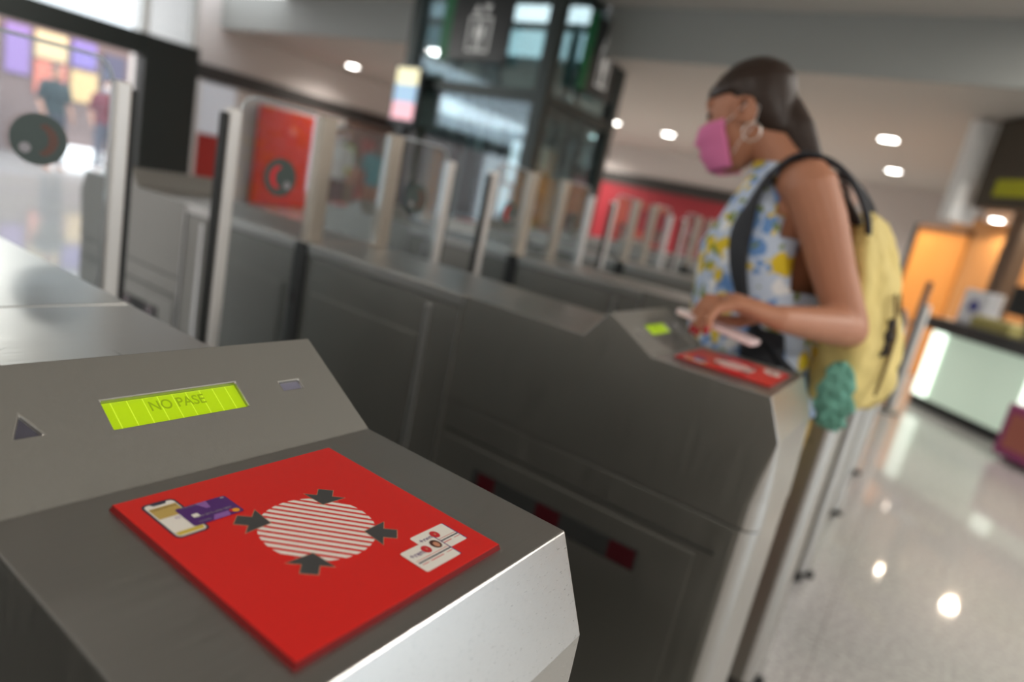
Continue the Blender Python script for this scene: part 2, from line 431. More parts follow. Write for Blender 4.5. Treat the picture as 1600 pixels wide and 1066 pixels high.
flat('phone_gold_bar', [[(-.2915,.1782),(-.2880,.1790),(-.2880,.1930),(-.2915,.1938)]], goldline, ph, 3)
flat('phone_card_mark', [[(-.3105,.1905),(-.3087,.1905),(-.3087,.1925),(-.3105,.1925)]], printred, ph, 4)
text_mesh('phone_text', 'Tarjeta bancaria', .0021, hairprint, ph, PM3(-.3175, .186, ZT+.0005) @ Matrix.Rotation(PI/2, 4, 'Z'))
text_mesh('phone_ring', 'O', .0035, purple2, ph, PM3(-.3042, .1868, ZT+.0005) @ Matrix.Rotation(PI/2, 4, 'Z'))
ca = flat('bank_card_picture', [rrect(-.3125, -.2915, .1893, .2195, .0015)], purple, reader, 5)
flat('card_sheen', [[(-.3122,.2010),(-.3122,.2075),(-.3050,.2065),(-.3050,.2040)], [(-.2918,.2005),(-.2918,.2110),(-.2965,.2120),(-.2965,.2035)]], purple2, ca, 6)
flat('card_chip', [rrect(-.3030,-.2992,.1935,.1972,.0005)], white, ca, 7)
flat('card_dot', [[(-.2945+.0021*math.cos(a), .2158+.0021*math.sin(a)) for a in [2*PI*i/18 for i in range(18)]]], orange, ca, 8)
flat('card_dot', [[(-.2953+.0017*math.cos(a), .2140+.0017*math.sin(a)) for a in [2*PI*i/18 for i in range(18)]]], printred, ca, 7)
flat('card_mark', [[(-.3108+.0009*math.cos(a), .2170+.0012*math.sin(a)) for a in [2*PI*i/14 for i in range(14)]]], greyprint, ca, 7)
RZ = Matrix.Rotation(PI/2, 4, 'Z')
text_mesh('card_number', '4000 0012 3456 7899', .0024, greyprint, ca, PM3(-.2985, .2045, ZT+.00085) @ RZ)
text_mesh('card_heading', 'Tarjeta contactless', .0015, greyprint, ca, PM3(-.3108, .1975, ZT+.00085) @ RZ)
text_mesh('card_name', 'NOMBRE', .0017, greyprint, ca, PM3(-.2935, .1965, ZT+.00085) @ RZ)
def travel_card(x0, x1, y0, y1, lift, photo):
    c = flat('travel_card_picture', [rrect(x0, x1, y0, y1, .0016)], white, reader, lift)
    w = y1-y0
    flat('card_edge_line', [[(x0, y1-.0004), (x1, y1-.0004), (x1, y1+.0003), (x0, y1+.0003)]], purple, c, lift+1)
    flat('card_stripe', [[(x0+.0128, y0+.002), (x0+.0138, y0+.002), (x0+.0138, y1-.0005), (x0+.0128, y1-.0005)]], navy, c, lift+1)
    flat('card_thin_line', [[(x0+.0112, y0+.002), (x0+.0115, y0+.002), (x0+.0115, y1-.0005), (x0+.0112, y1-.0005)],
                            [(x0+.0152, y0+.003), (x0+.0157, y0+.003), (x0+.0157, y0+.008), (x0+.0152, y0+.008)],
                            [(x0+.0152, y0+.010), (x0+.0158, y0+.010), (x0+.0158, y0+.021), (x0+.0152, y0+.021)],
                            [(x0+.0152, y0+.024), (x0+.0156, y0+.024), (x0+.0156, y1-.001), (x0+.0152, y1-.001)]], printred, c, lift+1)
    text_mesh('card_word', '+renfe', .0058, purple, c, PM3(x0+.0066, y0+.0022, ZT+(lift+1)*.00006+.00008) @ RZ, align='LEFT', sx=.92, bold=.00005)
    d = flat('red_disc', [[(x0+.0062+.0036*math.cos(a), y0+.0160+.0030*math.sin(a)) for a in [2*PI*i/24 for i in range(24)]]], printred, c, lift+4)
    flat('disc_mark', [[(x0+.0054, y0+.0158), (x0+.0068, y0+.0155), (x0+.0070, y0+.0167), (x0+.0056, y0+.0169)]], skinprint, d, lift+5)
    if photo:
        f = flat('portrait', [[(x0+.0058+.0042*math.cos(a), y0+.0248+.0034*math.sin(a)) for a in [2*PI*i/24 for i in range(24)]]], hairprint, c, lift+4)
        flat('portrait_face', [[(x0+.0064+.0026*math.cos(a), y0+.0248+.0018*math.sin(a)) for a in [2*PI*i/18 for i in range(18)]]], skinprint, f, lift+5)
travel_card(-.2135, -.1925, .2766, .3066, 1, False)
travel_card(-.2053, -.1838, .2598, .2898, 9, True)

# body below the hood
def endring(x0, xe, w, r, z, n=7):
    q = [V((x0, -w, z))]
    for i in range(n):
        a = -PI/2+PI/2*i/(n-1); q.append(V((xe-r+r*math.cos(a), -w+r+r*math.sin(a), z)))
    for i in range(n):
        a = PI/2*i/(n-1); q.append(V((xe-r+r*math.cos(a), w-r+r*math.sin(a), z)))
    q.append(V((x0, w, z))); return q
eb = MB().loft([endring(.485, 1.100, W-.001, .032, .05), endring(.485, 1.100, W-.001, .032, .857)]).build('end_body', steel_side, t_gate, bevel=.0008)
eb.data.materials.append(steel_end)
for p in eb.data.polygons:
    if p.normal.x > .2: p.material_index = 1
MB().loft([endring(.49, 1.092, W-.008, .03, .0), endring(.49, 1.092, W-.008, .03, .05)]).build('plinth', seam_dark, t_gate)
for s in (-1, 1):
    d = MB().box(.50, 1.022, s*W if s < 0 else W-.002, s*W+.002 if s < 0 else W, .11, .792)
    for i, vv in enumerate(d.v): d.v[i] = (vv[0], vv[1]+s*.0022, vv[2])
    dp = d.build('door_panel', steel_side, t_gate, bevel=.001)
    MB().box(.50, 1.05, s*(W+.0005)-.0008, s*(W+.0005)+.0008, .803, .806).build('panel_seam', seam_dark, dp)
    ss = MB().box(.586, .937, s*(W+.003)-.002, s*(W+.003)+.002, .713, .752).build('sensor_strip', rubber, t_gate, bevel=.001)
    for x0, x1 in ((.60,.640),(.735,.785),(.885,.934)):
        MB().box(x0, x1, s*(W+.0046)-.001, s*(W+.0046)+.001, .715, .750).build('sensor_eye', mat('sensor_red', srgb(58, 14, 20), .25), ss)
MB().cyl((1.108, -.02, 0), .018, .022, 16).build('floor_foot', rubber, t_gate)
# centre section
cb = MB(); cb.box(-.481, .481, -W+.001, W-.001, .05, 1.043)
cbo = cb.build('centre_body', steel_side, t_gate, bevel=.001)
MB().box(-.48, .48, -W+.01, W-.01, 0, .05).build('centre_plinth', seam_dark, t_gate)
MB().box(-.481, .481, -W-.001, W+.001, 1.046, 1.07).build('top_cover', steel, t_gate, bevel=.0015)
for sx in (-1, 1):
    for s in (-1, 1):
        xa, xb = sorted((sx*.05, sx*.385)); y0, y1 = sorted((s*(W-.001), s*(W+.0025)))
        MB().box(xa, xb, y0, y1, .11, .962).build('side_panel', steel_side, t_gate, bevel=.001)
        xa, xb = sorted((sx*.394, sx*.408))
        MB().box(xa, xb, y0, y1, .07, 1.03).build('edge_strip', steel_end, t_gate, bevel=.001)
        xa, xb = sorted((sx*.4815, sx*.4845))
        MB().box(xa, xb, y0-.0002, y1+.0002, .05, 1.069).build('edge_strip', steel_end, t_gate)
for s in (-1, 1):
    y0, y1 = sorted((s*(W-.001), s*(W+.003)))
    MB().box(-.022, .022, y0, y1, .24, 1.069).build('flap_slot', rubber, t_gate)
# lock disc on the cover
ld = MB().cyl((-.576+1.22-.0, -.002, 1.0692), .046, .0009, 40).build('lock_disc_ring', seam_dark, t_gate)
MB().cyl((-.576+1.22, -.002, 1.0700), .0445, .0008, 40).build('lock_disc', steel, ld)
def half_copy():
    """the far half of the cabinet is the same set of parts turned about the centre"""
    for ch in kids(t_gate):
        n = ch.name.split('.')[0]
        if n in ('hood','display_screen','arrow_window','sensor_window','reader_panel','end_body','plinth','door_panel','sensor_strip','floor_foot','lock_disc_ring'):
            c = copy_tree(ch, t_gate); c.rotation_euler.z = PI
half_copy()
# posts, fixed pane and flaps
for s in (-1, 1):
    MB().box(-.014, .014, s*.108-.021, s*.108+.021, 1.07, 1.352).build('flap_post', mat('post_bronze', (.42,.37,.31,1), .45, .7), t_gate, bevel=.004)
MB().box(-.004, .004, -.086, .086, 1.08, 1.345).build('fixed_pane', glass, t_gate)
def flap(s, openf=1.):
    y0, y1 = .140, .322
    r = .032; z0, z1 = .26, 1.352
    q = [(y0, z0), (y1-.004, z0), (y1-.004, z1-r)]
    for i in range(1, 7):
        a = PI/2*i/6; q.append((y1-.004-r+r*math.cos(a), z1-r+r*math.sin(a)))
    q += [(y0, z1)]
    f = MB().prism([(s*a, b) for a, b in q], -.005, .005, lambda a, b, h: V((h, a, b))).build('glass_flap', glass, t_gate)
    # polished upper rim of the pane
    pts = [V((0, s*a, b)) for a, b in q[2:]]
    MB().tube(pts, .0028, 6).build('flap_rim', mat('rim_glow', srgb(190, 194, 196), .25, .2), f, True)
    MB().box(-.012, .012, *sorted((s*(y1-.002), s*(y1+.024))), .25, 1.322).build('flap_rail', rail_mat, f, bevel=.004)
    MB().box(-.008, .008, *sorted((s*(y1+.024), s*(y1+.036))), .25, 1.312).build('rubber_seal', rubber, f, bevel=.002)
    st = MB().cyl((.0053, s*.215, 1.205), .040, .0006, 40, axis=0).build('round_sticker', mat('sticker_grey', srgb(62, 74, 70), .5), f)
    cres = []
    for i in range(15):
        a = math.radians(-75+150*i/14); cres.append((.215+.026*math.cos(a), 1.205+.026*math.sin(a)))
    for i in range(15):
        a = math.radians(75-150*i/14); cres.append((.209+.019*math.cos(a), 1.205+.021*math.sin(a)))
    MB().prism([(s*a, b) for a, b in cres], .0060, .0064, lambda a, b, h: V((h, a, b))).build('sticker_arc', printred if s < 0 else mat('sticker_brown', srgb(96, 62, 50), .5), st)
    MB().cyl((.0060, s*.196, 1.190), .008, .0004, 16, axis=0).build('sticker_dot', greyprint, st)
    return f
flap(-1); flap(1)
labels = ['nearest steel ticket gate with NO PASE on its lime display and sharp red reader plate',
 'second steel ticket gate, the one the woman holds her phone over',
 'third steel ticket gate, right behind the woman with the phone',
 'fourth ticket gate from the camera, its glass flaps against the red wall',
 'fifth ticket gate from the camera, partly hidden by the floral top',
 'farthest ticket gate at the end of the row, nearly hidden by the woman']
gates = [t_gate]
nearest = copy_tree(t_gate); nearest.location = (-1.22, YC-.874, 0)
tag(nearest, 'ticket gate on the photographer\'s own side of the lane, out of the picture', None, 'row of ticket gates')
for k in range(1, 6):
    g = copy_tree(t_gate); g.location = (-1.22, YC+.874*k, 0); gates.append(g)
for g, l in zip(gates, labels): g['label'] = l; g['group'] = 'row of ticket gates'

# ------------------------------------------------------------------ lift shaft
t = thing('lift_shaft', 'glass lift shaft with dark steel frame and lift pictogram signs', 'lift', (0, 0, 0))
ZTOP = ZU-.01
def post(x, y, w=.13): MB().box(x-w/2, x+w/2, y-w/2, y+w/2, 0, ZTOP).build('corner_post', frame_el, t, bevel=.008)
for x, y in ((EX0+.08, EY0+.08), (EX1-.08, EY0+.08), (EX0+.08, EY1-.08), (EX1-.08, EY1-.08)): post(x, y, .15)
for z0, z1 in ((2.20, 2.32), (ZTOP-.08, ZTOP), (.0, .14)):
    m = MB(); m.box(EX0+.155, EX1-.155, EY0+.02, EY0+.12, z0, z1); m.box(EX1-.12, EX1-.02, EY0+.155, EY1-.155, z0, z1)
    m.box(EX0+.155, EX1-.155, EY1-.12, EY1-.02, z0, z1); m.box(EX0+.02, EX0+.12, EY0+.155, EY1-.155, z0, z1)
    m.build('cross_beam', frame_el, t)
for z0, z1 in ((.14, 2.2), (2.32, ZTOP-.08)):
    MB().box(EX0+.155, EX1-.155, EY0+.06, EY0+.08, z0, z1).build('shaft_pane', glass_el, t)
    MB().box(EX1-.08, EX1-.06, EY0+.155, EY1-.155, z0, z1).build('shaft_pane', glass_el, t)
    MB().box(EX0+.06, EX0+.08, EY0+.155, EY1-.155, z0, z1).build('shaft_pane', glass_el, t)
    MB().box(EX0+.155, EX1-.155, EY1-.08, EY1-.06, z0, z1).build('shaft_pane', glass_el, t)
for x in (-5.25, -4.62): MB().box(x-.03, x+.03, EY0+.09, EY0+.15, .14, ZTOP-.08).build('mullion', frame_el, t)
MB().box(EX1-.15, EX1-.09, 6.72, 6.78, .14, ZTOP-.08).build('mullion', frame_el, t)
gr = mat('rail_grey', srgb(120, 132, 132), .4, .5)
for x, y in ((-5.5, 7.1), (-5.05, 6.3), (-4.45, 7.15)): MB().box(x-.05, x+.05, y-.05, y+.05, 0, ZTOP-.1).build('guide_rail', gr, t)
# cabin inside
cab = MB().box(-5.3, -4.2, 6.35, 7.3, .05, .12).build('cabin', mat('cabin_dark', srgb(52, 58, 62), .4, .4), t)
for x in (-5.3, -4.2):
    for y in (6.35, 7.3): MB().box(x-.03, x+.03, y-.03, y+.03, .12, 2.15).build('cabin_post', frame_el, cab)
MB().box(-5.33, -4.17, 6.32, 7.33, 2.15, 2.27).build('cabin_roof', frame_el, cab)
MB().box(-5.27, -4.23, 7.28, 7.32, .12, .95).build('cabin_wall', mat('cabin_panel', srgb(70, 66, 62), .5), cab)
MB().tube([V((-5.25, 6.4, .95)), V((-4.25, 6.4, .95))], .022, 8).build('handrail', gr, cab, True)
tube_m = mat('reflection_glow', (1,1,1,1), .5, emit=(.86,.93,1,1), estr=1.3)  # glowing strips paint in the reflections of fluorescent tubes
MB().box(-4.33, -4.25, 6.12, 6.17, 1.36, 1.80).build('tube_reflection', tube_m, cab)
MB().box(-4.37, -4.29, 6.12, 6.17, 1.02, 1.30).build('tube_reflection', tube_m, cab)
MB().box(-4.86, -4.78, 6.14, 6.18, 1.62, 1.86).build('wall_plate', mat('plate_white', srgb(190,200,198), .5), cab)
MB().box(-3.99, -3.975, 6.05, 6.40, 1.55, 1.80).build('paper_notice', mat('notice_pale', srgb(176, 186, 180), .5), t)
MB().box(-4.12, -4.02, 6.05, 6.5, .15, 1.45).build('inner_panel', mat('inner_brown', srgb(84, 76, 66), .5), t)
# pictogram signs
def lift_sign(M, name, label):
    s = thing(name, label, 'sign'); s.matrix_world = M      # local x right, z up, -y towards the viewer
    MB().box(-.40, .40, -.02, .02, -.34, .34).build('sign_plate', signm, s)
    MB().box(-.54, -.40, -.021, .02, -.34, .34).build('green_stripe', green, s)
    fr = MB(); w = .022
    for a in ((-.15,.15,-.25,-.25+w),(-.15,.15,.11-w,.11),(-.15,-.15+w,-.25,.11),(.15-w,.15,-.25,.11)): fr.box(a[0], a[1], -.026, -.02, a[2], a[3])
    fr.build('cabin_outline', signwhite, s)
    pe = MB(); pe.box(-.035, .035, -.026, -.02, -.12, .02); pe.box(-.03, -.006, -.026, -.02, -.23, -.12); pe.box(.006, .03, -.026, -.02, -.23, -.12)
    pe.box(-.06, -.04, -.026, -.02, -.10, .015); pe.box(.04, .06, -.026, -.02, -.10, .015); pe.cyl((0, -.026, .055), .026, .006, 16, axis=1)
    pe.build('person_pictogram', signwhite, s)
    up = MB(); up.prism([(-.115,.14),(-.02,.14),(-.0675,.23)], -.026, -.02, lambda a, b, h: V((a, h, b)))
    up.prism([(.02,.23),(.115,.23),(.0675,.14)], -.026, -.02, lambda a, b, h: V((a, h, b))); up.build('arrow_pictogram', signwhite, s)
    return s
lift_sign(Matrix.Translation((-4.86, EY0-.03, 2.88)), 'lift_sign', 'black lift pictogram sign with green stripe on the left face of the glass shaft')
lift_sign(Matrix.Translation((EX1+.03, 6.90, 2.88)) @ Matrix.Rotation(PI/2, 4, 'Z') @ Matrix.Diagonal((.85,1,1.15,1)), 'lift_sign', 'black lift pictogram sign with green stripe on the right face of the glass shaft')
t = thing('advert_screen', 'bright cream, blue and pink screen at the left edge of the lift shaft', 'screen', (-5.72, EY0-.10, 1.75))
MB().box(-.20, .20, -.03, .05, 0, .66).build('screen_case', signm, t)
for z0, z1, c in ((.45,.63,srgb(240,232,190)), (.25,.45,srgb(150,180,205)), (.06,.25,srgb(235,180,190))):
    MB().box(-.17, .17, -.036, -.03, z0, z1).build('screen_image', mat('adv%d' % int(z0*100), c, .4, emit=c, estr=.9), t)
MB().box(-.05, .05, -.02, .04, -1.75, 0).build('screen_stand', signm, t)

# ------------------------------------------------------------------ ceiling downlights
lights = [(-10.4,9.0),(-5.2,12.4),(-1.18,10.05),(-1.31,13.1),(-6.1,11.8),(-3.2,9.6),(-8.0,14.6),(-3.0,14.6),(-8.2,9.9),(2.6,8.6),(-8.6,13.6),(3.2,12)]
ln = ['left of the lift shaft','on the far side of the lift shaft, above the red wall','large, above the woman\'s back, nearer of two','above the woman\'s back, farther of two','seen against the right edge of the lift shaft','above the head of the woman','deep behind the lift shaft','close to the back wall','hidden behind the lift shaft','right of the kiosk','over the far left corner','at the far right']
d0 = None
for k, (x, y) in enumerate(lights):
    if d0 is None:
        d0 = thing('downlight', '', 'ceiling light', (x, y, ZL))
        ring = [[V((r*math.cos(2*PI*i/28), r*math.sin(2*PI*i/28), z)) for i in range(28)] for r, z in ((.115,0),(.135,-.004),(.135,-.012),(.112,-.012))]
        MB().loft(ring, cap=False).build('trim_ring', trimw, d0, True)
        MB().cyl((0,0,-.010), .112, .006, 28).build('lamp', lampm, d0)
        d = d0
    else:
        d = copy_tree(d0); d.location = (x, y, ZL)
    d['label'] = 'round ceiling downlight '+ln[k]; d['group'] = 'round ceiling downlights'
    ld_ = bpy.data.lights.new('downlight_beam', 'SPOT'); ld_.energy = 190; ld_.spot_size = math.radians(150); ld_.spot_blend = .9
    ld_.shadow_soft_size = .1; ld_.color = (1, .93, .86)
    lo = bpy.data.objects.new('downlight_beam', ld_); C.objects.link(lo); lo.parent = d; lo.location = (0, 0, -.03)

# ------------------------------------------------------------------ kiosk on the right
A0 = V((.10, 7.79, 0)); ka = math.atan2(-.739, .673)
MK = Matrix.Translation(A0) @ Matrix.Rotation(ka, 4, 'Z')
k_ = thing('kiosk', 'information kiosk booth with wooden back wall and lime sign on its dark header', 'kiosk', A0, ka)
kc = thing('service_counter', 'long service counter with luminous mint front and dark top at the kiosk', 'counter', A0, ka)
mint = mat('mint_glow', srgb(190, 205, 190), .35, emit=srgb(196, 216, 196), estr=.45)
mint2 = mat('mint_tube', (1,1,1,1), .35, emit=srgb(226, 244, 226), estr=1.9)
MB().box(-.14, 2.8, .03, .55, .10, .80).build('counter_front', mint, kc, bevel=.02)
for x in (-.12, 1.02, 2.0): MB().box(x, x+.17, .0, .03, .12, .79).build('light_column', mint2, kc, bevel=.01)
MB().box(-.16, 2.8, .05, .55, 0, .10).build('counter_plinth', signm, kc)
MB().box(-.26, 2.85, -.06, .70, .80, .93).build('counter_top', mat('counter_black', srgb(58, 58, 58), .3), kc, bevel=.01)
wood = noise_rough(mat('kiosk_wood', srgb(206, 150, 92), .5), 6, 6, .45, .55, .18, axis=2)
MB().box(-3.75, 3.0, 3.0, 3.08, 0, 2.30).build('back_wall', wood, k_)
MB().box(-.46, -.30, .75, .95, 0, 2.90).build('corner_column', mat('column_brown', srgb(104, 82, 64), .5), k_, bevel=.01)
MB().box(-.58, -.43, .0, .30, 1.9, 2.90).build('white_corner', trimw, k_, bevel=.01)
hd = MB().box(-.30, 3.0, .1, .3, 2.06, 2.90).build('header', mat('header_dark', srgb(64, 56, 44), .5), k_)
MB().box(-.10, .5, .085, .10, 2.17, 2.33).build('header_sign', mat('lime_sign', srgb(150, 150, 20), .4, emit=srgb(160,160,10), estr=.02), hd)
MB().prism([(-.3,.3),(3.0,.3),(3.0,3.0),(-3.2,3.0)], 2.26, 2.31, lambda a, b, h: V((a, b, h))).build('kiosk_ceiling', trimw, k_)
for x, y in ((-2.58, 2.62), (-.56, .9), (.02, 1.31), (1.4, 1.6)):
    MB().cyl((x, y, 2.245), .075, .012, 20).build('kiosk_spot', lampm, k_)
    l_ = bpy.data.lights.new('kiosk_lamp', 'SPOT'); l_.energy = 38; l_.color = (1, .80, .56); l_.spot_size = math.radians(150); l_.shadow_soft_size = .06
    lo = bpy.data.objects.new('kiosk_lamp', l_); C.objects.link(lo); lo.parent = k_; lo.location = (x, y, 2.22)
MB().box(-1.75, -.6, 2.95, 2.99, 1.0, 2.1).build('wall_picture', mat('peach_picture', srgb(232, 186, 142), .5), k_)
MB().box(-1.5, -1.3, 2.93, 2.95, 1.3, 1.75).build('picture_figure', mat('figure_dark', srgb(90, 74, 66), .5), k_)
def kpt(a, b, z=0): return MK @ V((a, b, z))
t = thing('orange_door', 'tall orange wooden door panel with dark frame left of the kiosk', 'door panel', kpt(-2.13, 1.5), ka)
MB().box(-.42, .42, -.03, .03, .02, 1.90).build('door_leaf', noise_rough(mat('orange_wood', srgb(222, 146, 70), .45), 4, 5, .4, .5, .08, axis=2), t)
MB().box(-.50, -.42, -.05, .05, 0, 1.98).build('door_frame', signm, t); MB().box(-.42, .42, -.05, .05, 1.90, 1.98).build('door_frame', mat('frame_brown', srgb(110,74,44), .5), t)
t = thing('leaflet_box', 'white box with blue emblem standing on the dark kiosk counter', 'box', kpt(-.03, .35, .93), ka)
MB().box(-.16, .16, -.08, .08, 0, .34).build('box_body', mat('box_white', srgb(214, 216, 220), .5), t, bevel=.01)
MB().cyl((0, -.088, .18), .06, .008, 20, axis=1).build('blue_emblem', mat('emblem_blue', srgb(70, 74, 140), .5), t)
t = thing('counter_monitor', 'dark flat monitor standing on the kiosk counter beside the white box', 'monitor', kpt(.46, .42, .93), ka)
MB().box(-.26, .26, -.02, .03, .18, .46).build('monitor_screen', rubber, t, bevel=.008)
MB().box(-.04, .04, -.01, .03, .02, .2).build('monitor_stand', signm, t); MB().box(-.12, .12, -.08, .10, 0, .02).build('monitor_base', signm, t)
t = thing('leaflet_tray', 'low olive leaflet tray lying in front of the dark monitor', 'tray', kpt(.44, .12, .93), ka)
MB().box(-.22, .22, -.08, .08, 0, .10).build('tray_body', mat('olive_tray', srgb(150, 142, 84), .5), t, bevel=.01)
MB().box(-.20, .20, -.06, .06, .10, .12).build('leaflets', mat('leaflet_pale', srgb(200, 190, 140), .5), t)
t = thing('magenta_display', 'magenta cube display standing at the foot of the luminous counter', 'display stand', kpt(1.62, -.30), ka)
MB().box(-.26, .5, -.15, .15, .05, .47).build('display_body', mat('magenta', srgb(150, 60, 110), .45), t, bevel=.01)
MB().box(-.2, .3, -.155, -.15, .12, .40).build('display_print', mat('magenta_orange', srgb(170, 96, 80), .45), t)
for x in (-.22, .44): MB().box(x-.03, x+.03, -.1, .1, 0, .05).build('display_foot', trimw, t)
t = thing('barrier_post', 'slim dark and white barrier post in front of the luminous counter', 'post', (-.13, 7.03, 0), ka)
MB().cyl((0,0,.02), .028, 1.24, 16).build('post_tube', mat('post_dark', srgb(60,62,66), .35, .6), t, True)
MB().box(.03, .10, -.012, .012, .05, 1.05).build('white_edge', trimw, t); MB().cyl((0,0,0), .12, .02, 24).build('post_base', gr, t)
MB().tube([V((-.03, 0, .86)), V((-.35, .25, .84))], .02, 8).build('barrier_arm', signm, t, True)
t = thing('leaflet_rack', 'brown and pale leaflet rack left of the orange door panel', 'rack', kpt(-2.98, 1.5), ka)
MB().box(-.28, .28, -.1, .1, 0, 1.30).build('rack_body', mat('rack_brown', srgb(104, 84, 78), .5), t, bevel=.01)
for i in range(3): MB().box(-.2, .22, -.14, -.1, .2+.34*i, .44+.34*i).build('rack_pocket', [mat('pk0', srgb(170,196,190), .5), mat('pk1', srgb(214,180,110), .5), mat('pk2', srgb(150,140,150), .5)][i], t)

# ------------------------------------------------------------------ people
def ering(c, a, b, yaw=0., n=24, sq=1.):
    out = []
    for i in range(n):
        t = 2*PI*i/n; x = a*math.copysign(abs(math.cos(t))**sq, math.cos(t)); y = b*math.copysign(abs(math.sin(t))**sq, math.sin(t))
        out.append(V((c[0]+x*math.cos(yaw)-y*math.sin(yaw), c[1]+x*math.sin(yaw)+y*math.cos(yaw), c[2])))
    return out
def bald_head(m, M, f=1.):
    """head in a local frame: x forwards, y left, z up"""
    R = [(-.118,.045,.022,.022),(-.108,.045,.042,.038),(-.085,.034,.062,.052),(-.05,.020,.080,.064),(-.01,.008,.090,.070),
         (.03,.000,.094,.073),(.065,-.006,.088,.069),(.092,-.010,.070,.056),(.112,-.012,.042,.036),(.12,-.012,.014,.014)]
    m.loft([[M @ p for p in ering((c, 0, u), a, b, n=26)] for u, c, a, b in R])
    m.tube([M @ V(p) for p in ((.082,0,.018),(.098,0,-.008),(.112,0,-.030),(.100,0,-.042))], [.009,.011,.014,.008], 10)
    m.ell(M @ V((.092,0,-.070)), (.014,.024,.012), M=M.to_3x3())
    m.ell(M @ V((.078,0,.044)), (.016,.052,.012), M=M.to_3x3())
    for s in (-1, 1):
        Q = M.to_3x3() @ Euler((0, -.25, s*.35)).to_matrix()
        m.ell(M @ V((-.012, s*.076, -.005)), (.017,.007,.031), M=Q)
        m.tube([M @ V((-.002+.020*math.cos(a), s*.081, .002+.028*math.sin(a))) for a in [math.radians(q) for q in (-60,-20,30,80,130,180,220)]], .0045, 7)
# --- the woman at the second gate; x forward is -x in the place
wm = thing('person', 'woman in floral top and pink face mask holding a pale phone over the card reader', 'person', (-.30, 1.52, 0))
OFF = V((-.30, 1.52, 0))
L = lambda p: V(p)-OFF
HM = Matrix.Translation(L((-.460, 1.52, 1.541))) @ Matrix.Rotation(PI+.10, 4, 'Z') @ Matrix.Rotation(math.radians(20), 4, 'Y') @ Matrix.Diagonal((.95, .95, .93, 1))
TORSO = [(.80,-.275,.085,.150),(.86,-.272,.112,.172),(.93,-.275,.118,.176),(1.0,-.292,.100,.152),(1.07,-.305,.086,.130),(1.14,-.312,.088,.130),
         (1.20,-.322,.100,.140),(1.255,-.334,.116,.148),(1.30,-.326,.106,.152),(1.35,-.312,.090,.158),(1.395,-.305,.074,.150),(1.425,-.31,.058,.110),(1.445,-.322,.050,.070)]
YB = 1.52
def torso_rings(grow=0., lo=0, hi=99, n=28):
    return [[L(p) for p in ering((cx, YB, z), a+grow, b+grow, n=n)] for z, cx, a, b in TORSO if lo <= z <= hi]
b_ = MB()
b_.loft(torso_rings())
b_.tube([L((-.325,YB,1.42)), L((-.362,YB,1.455)), L((-.405,YB,1.50)), L((-.43,YB,1.54))], [.062,.052,.050,.052], 18)
bald_head(b_, HM)
for s in (-1, 1):      # bust
    b_.ell(L((-.395, YB+s*.066, 1.262)), (.058,.062,.062))
    b_.ell(L((-.285, YB+s*.135, 1.405)), (.052,.050,.046))
# left arm (nearest the camera)
SH, EL, WR = L((-.268,1.368,1.405)), L((-.128,1.395,1.156)), L((-.224,1.208,1.160))
b_.tube([SH, SH.lerp(EL,.25)+V((.004,-.004,0)), SH.lerp(EL,.6), EL+V((-.006,0,.012)), EL], [.050,.047,.041,.037,.036], 18)
b_.tube([EL, EL.lerp(WR,.25)+V((0,0,.002)), EL.lerp(WR,.6), WR], [.037,.040,.033,.0245], 18, flat=.92)
# palm and fingers, closed over the phone
hd_ = V((-.92,-.36,.10)).normalized()
KN = WR+hd_*.088
side = V((0,0,1)).cross(hd_).normalized()       # towards the thumb side test below
b_.loft([[WR+hd_*t+side*(a*math.cos(q))+V((0,0,1))*(h*math.sin(q)+dz) for q in [2*PI*i/18 for i in range(18)]]
         for t, a, h, dz in ((-.012,.021,.019,0),(.012,.028,.020,0),(.045,.038,.018,.002),(.078,.042,.0160,.003),(.096,.038,.012,.0)) ])
fing = []
for k, (o, l1, l2, l3) in enumerate(((-.031,.044,.027,.021),(-.010,.048,.030,.023),(.011,.044,.028,.022),(.031,.035,.022,.019))):
    p0 = WR+hd_*.078+side*o; sp = -side*(.12*(1.5-k))
    d1 = (hd_+sp+V((0,-.22,-.22-.10*k))).normalized(); d2 = (hd_*.25+sp+V((0,-.42,-.80))).normalized(); d3 = (-hd_*.25+V((0,-.12,-1))).normalized()
    p1 = p0+d1*l1; p2 = p1+d2*l2; p3 = p2+d3*l3
    b_.tube([p0, p0.lerp(p1,.55), p1, p1.lerp(p2,.5), p2, p3], [.0105,.0096,.0100,.0088,.0090,.0072], 12)
    fing.append((p2, p3, d3, (hd_+V((0,-.8,.1))).normalized()))
tsd = -side
t0 = WR+hd_*.024+tsd*.028+V((0,0,-.006)); t1 = t0+(hd_*.75+tsd*.30+V((0,0,-.62))).normalized()*.042; t2 = t1+(hd_*.9-tsd*.25+V((0,0,-.15))).normalized()*.032
t3 = t2+(hd_*.9-tsd*.35+V((0,0,.05))).normalized()*.022
b_.tube([t0, t1, t2, t3], [.0150,.0118,.0104,.0078], 12)
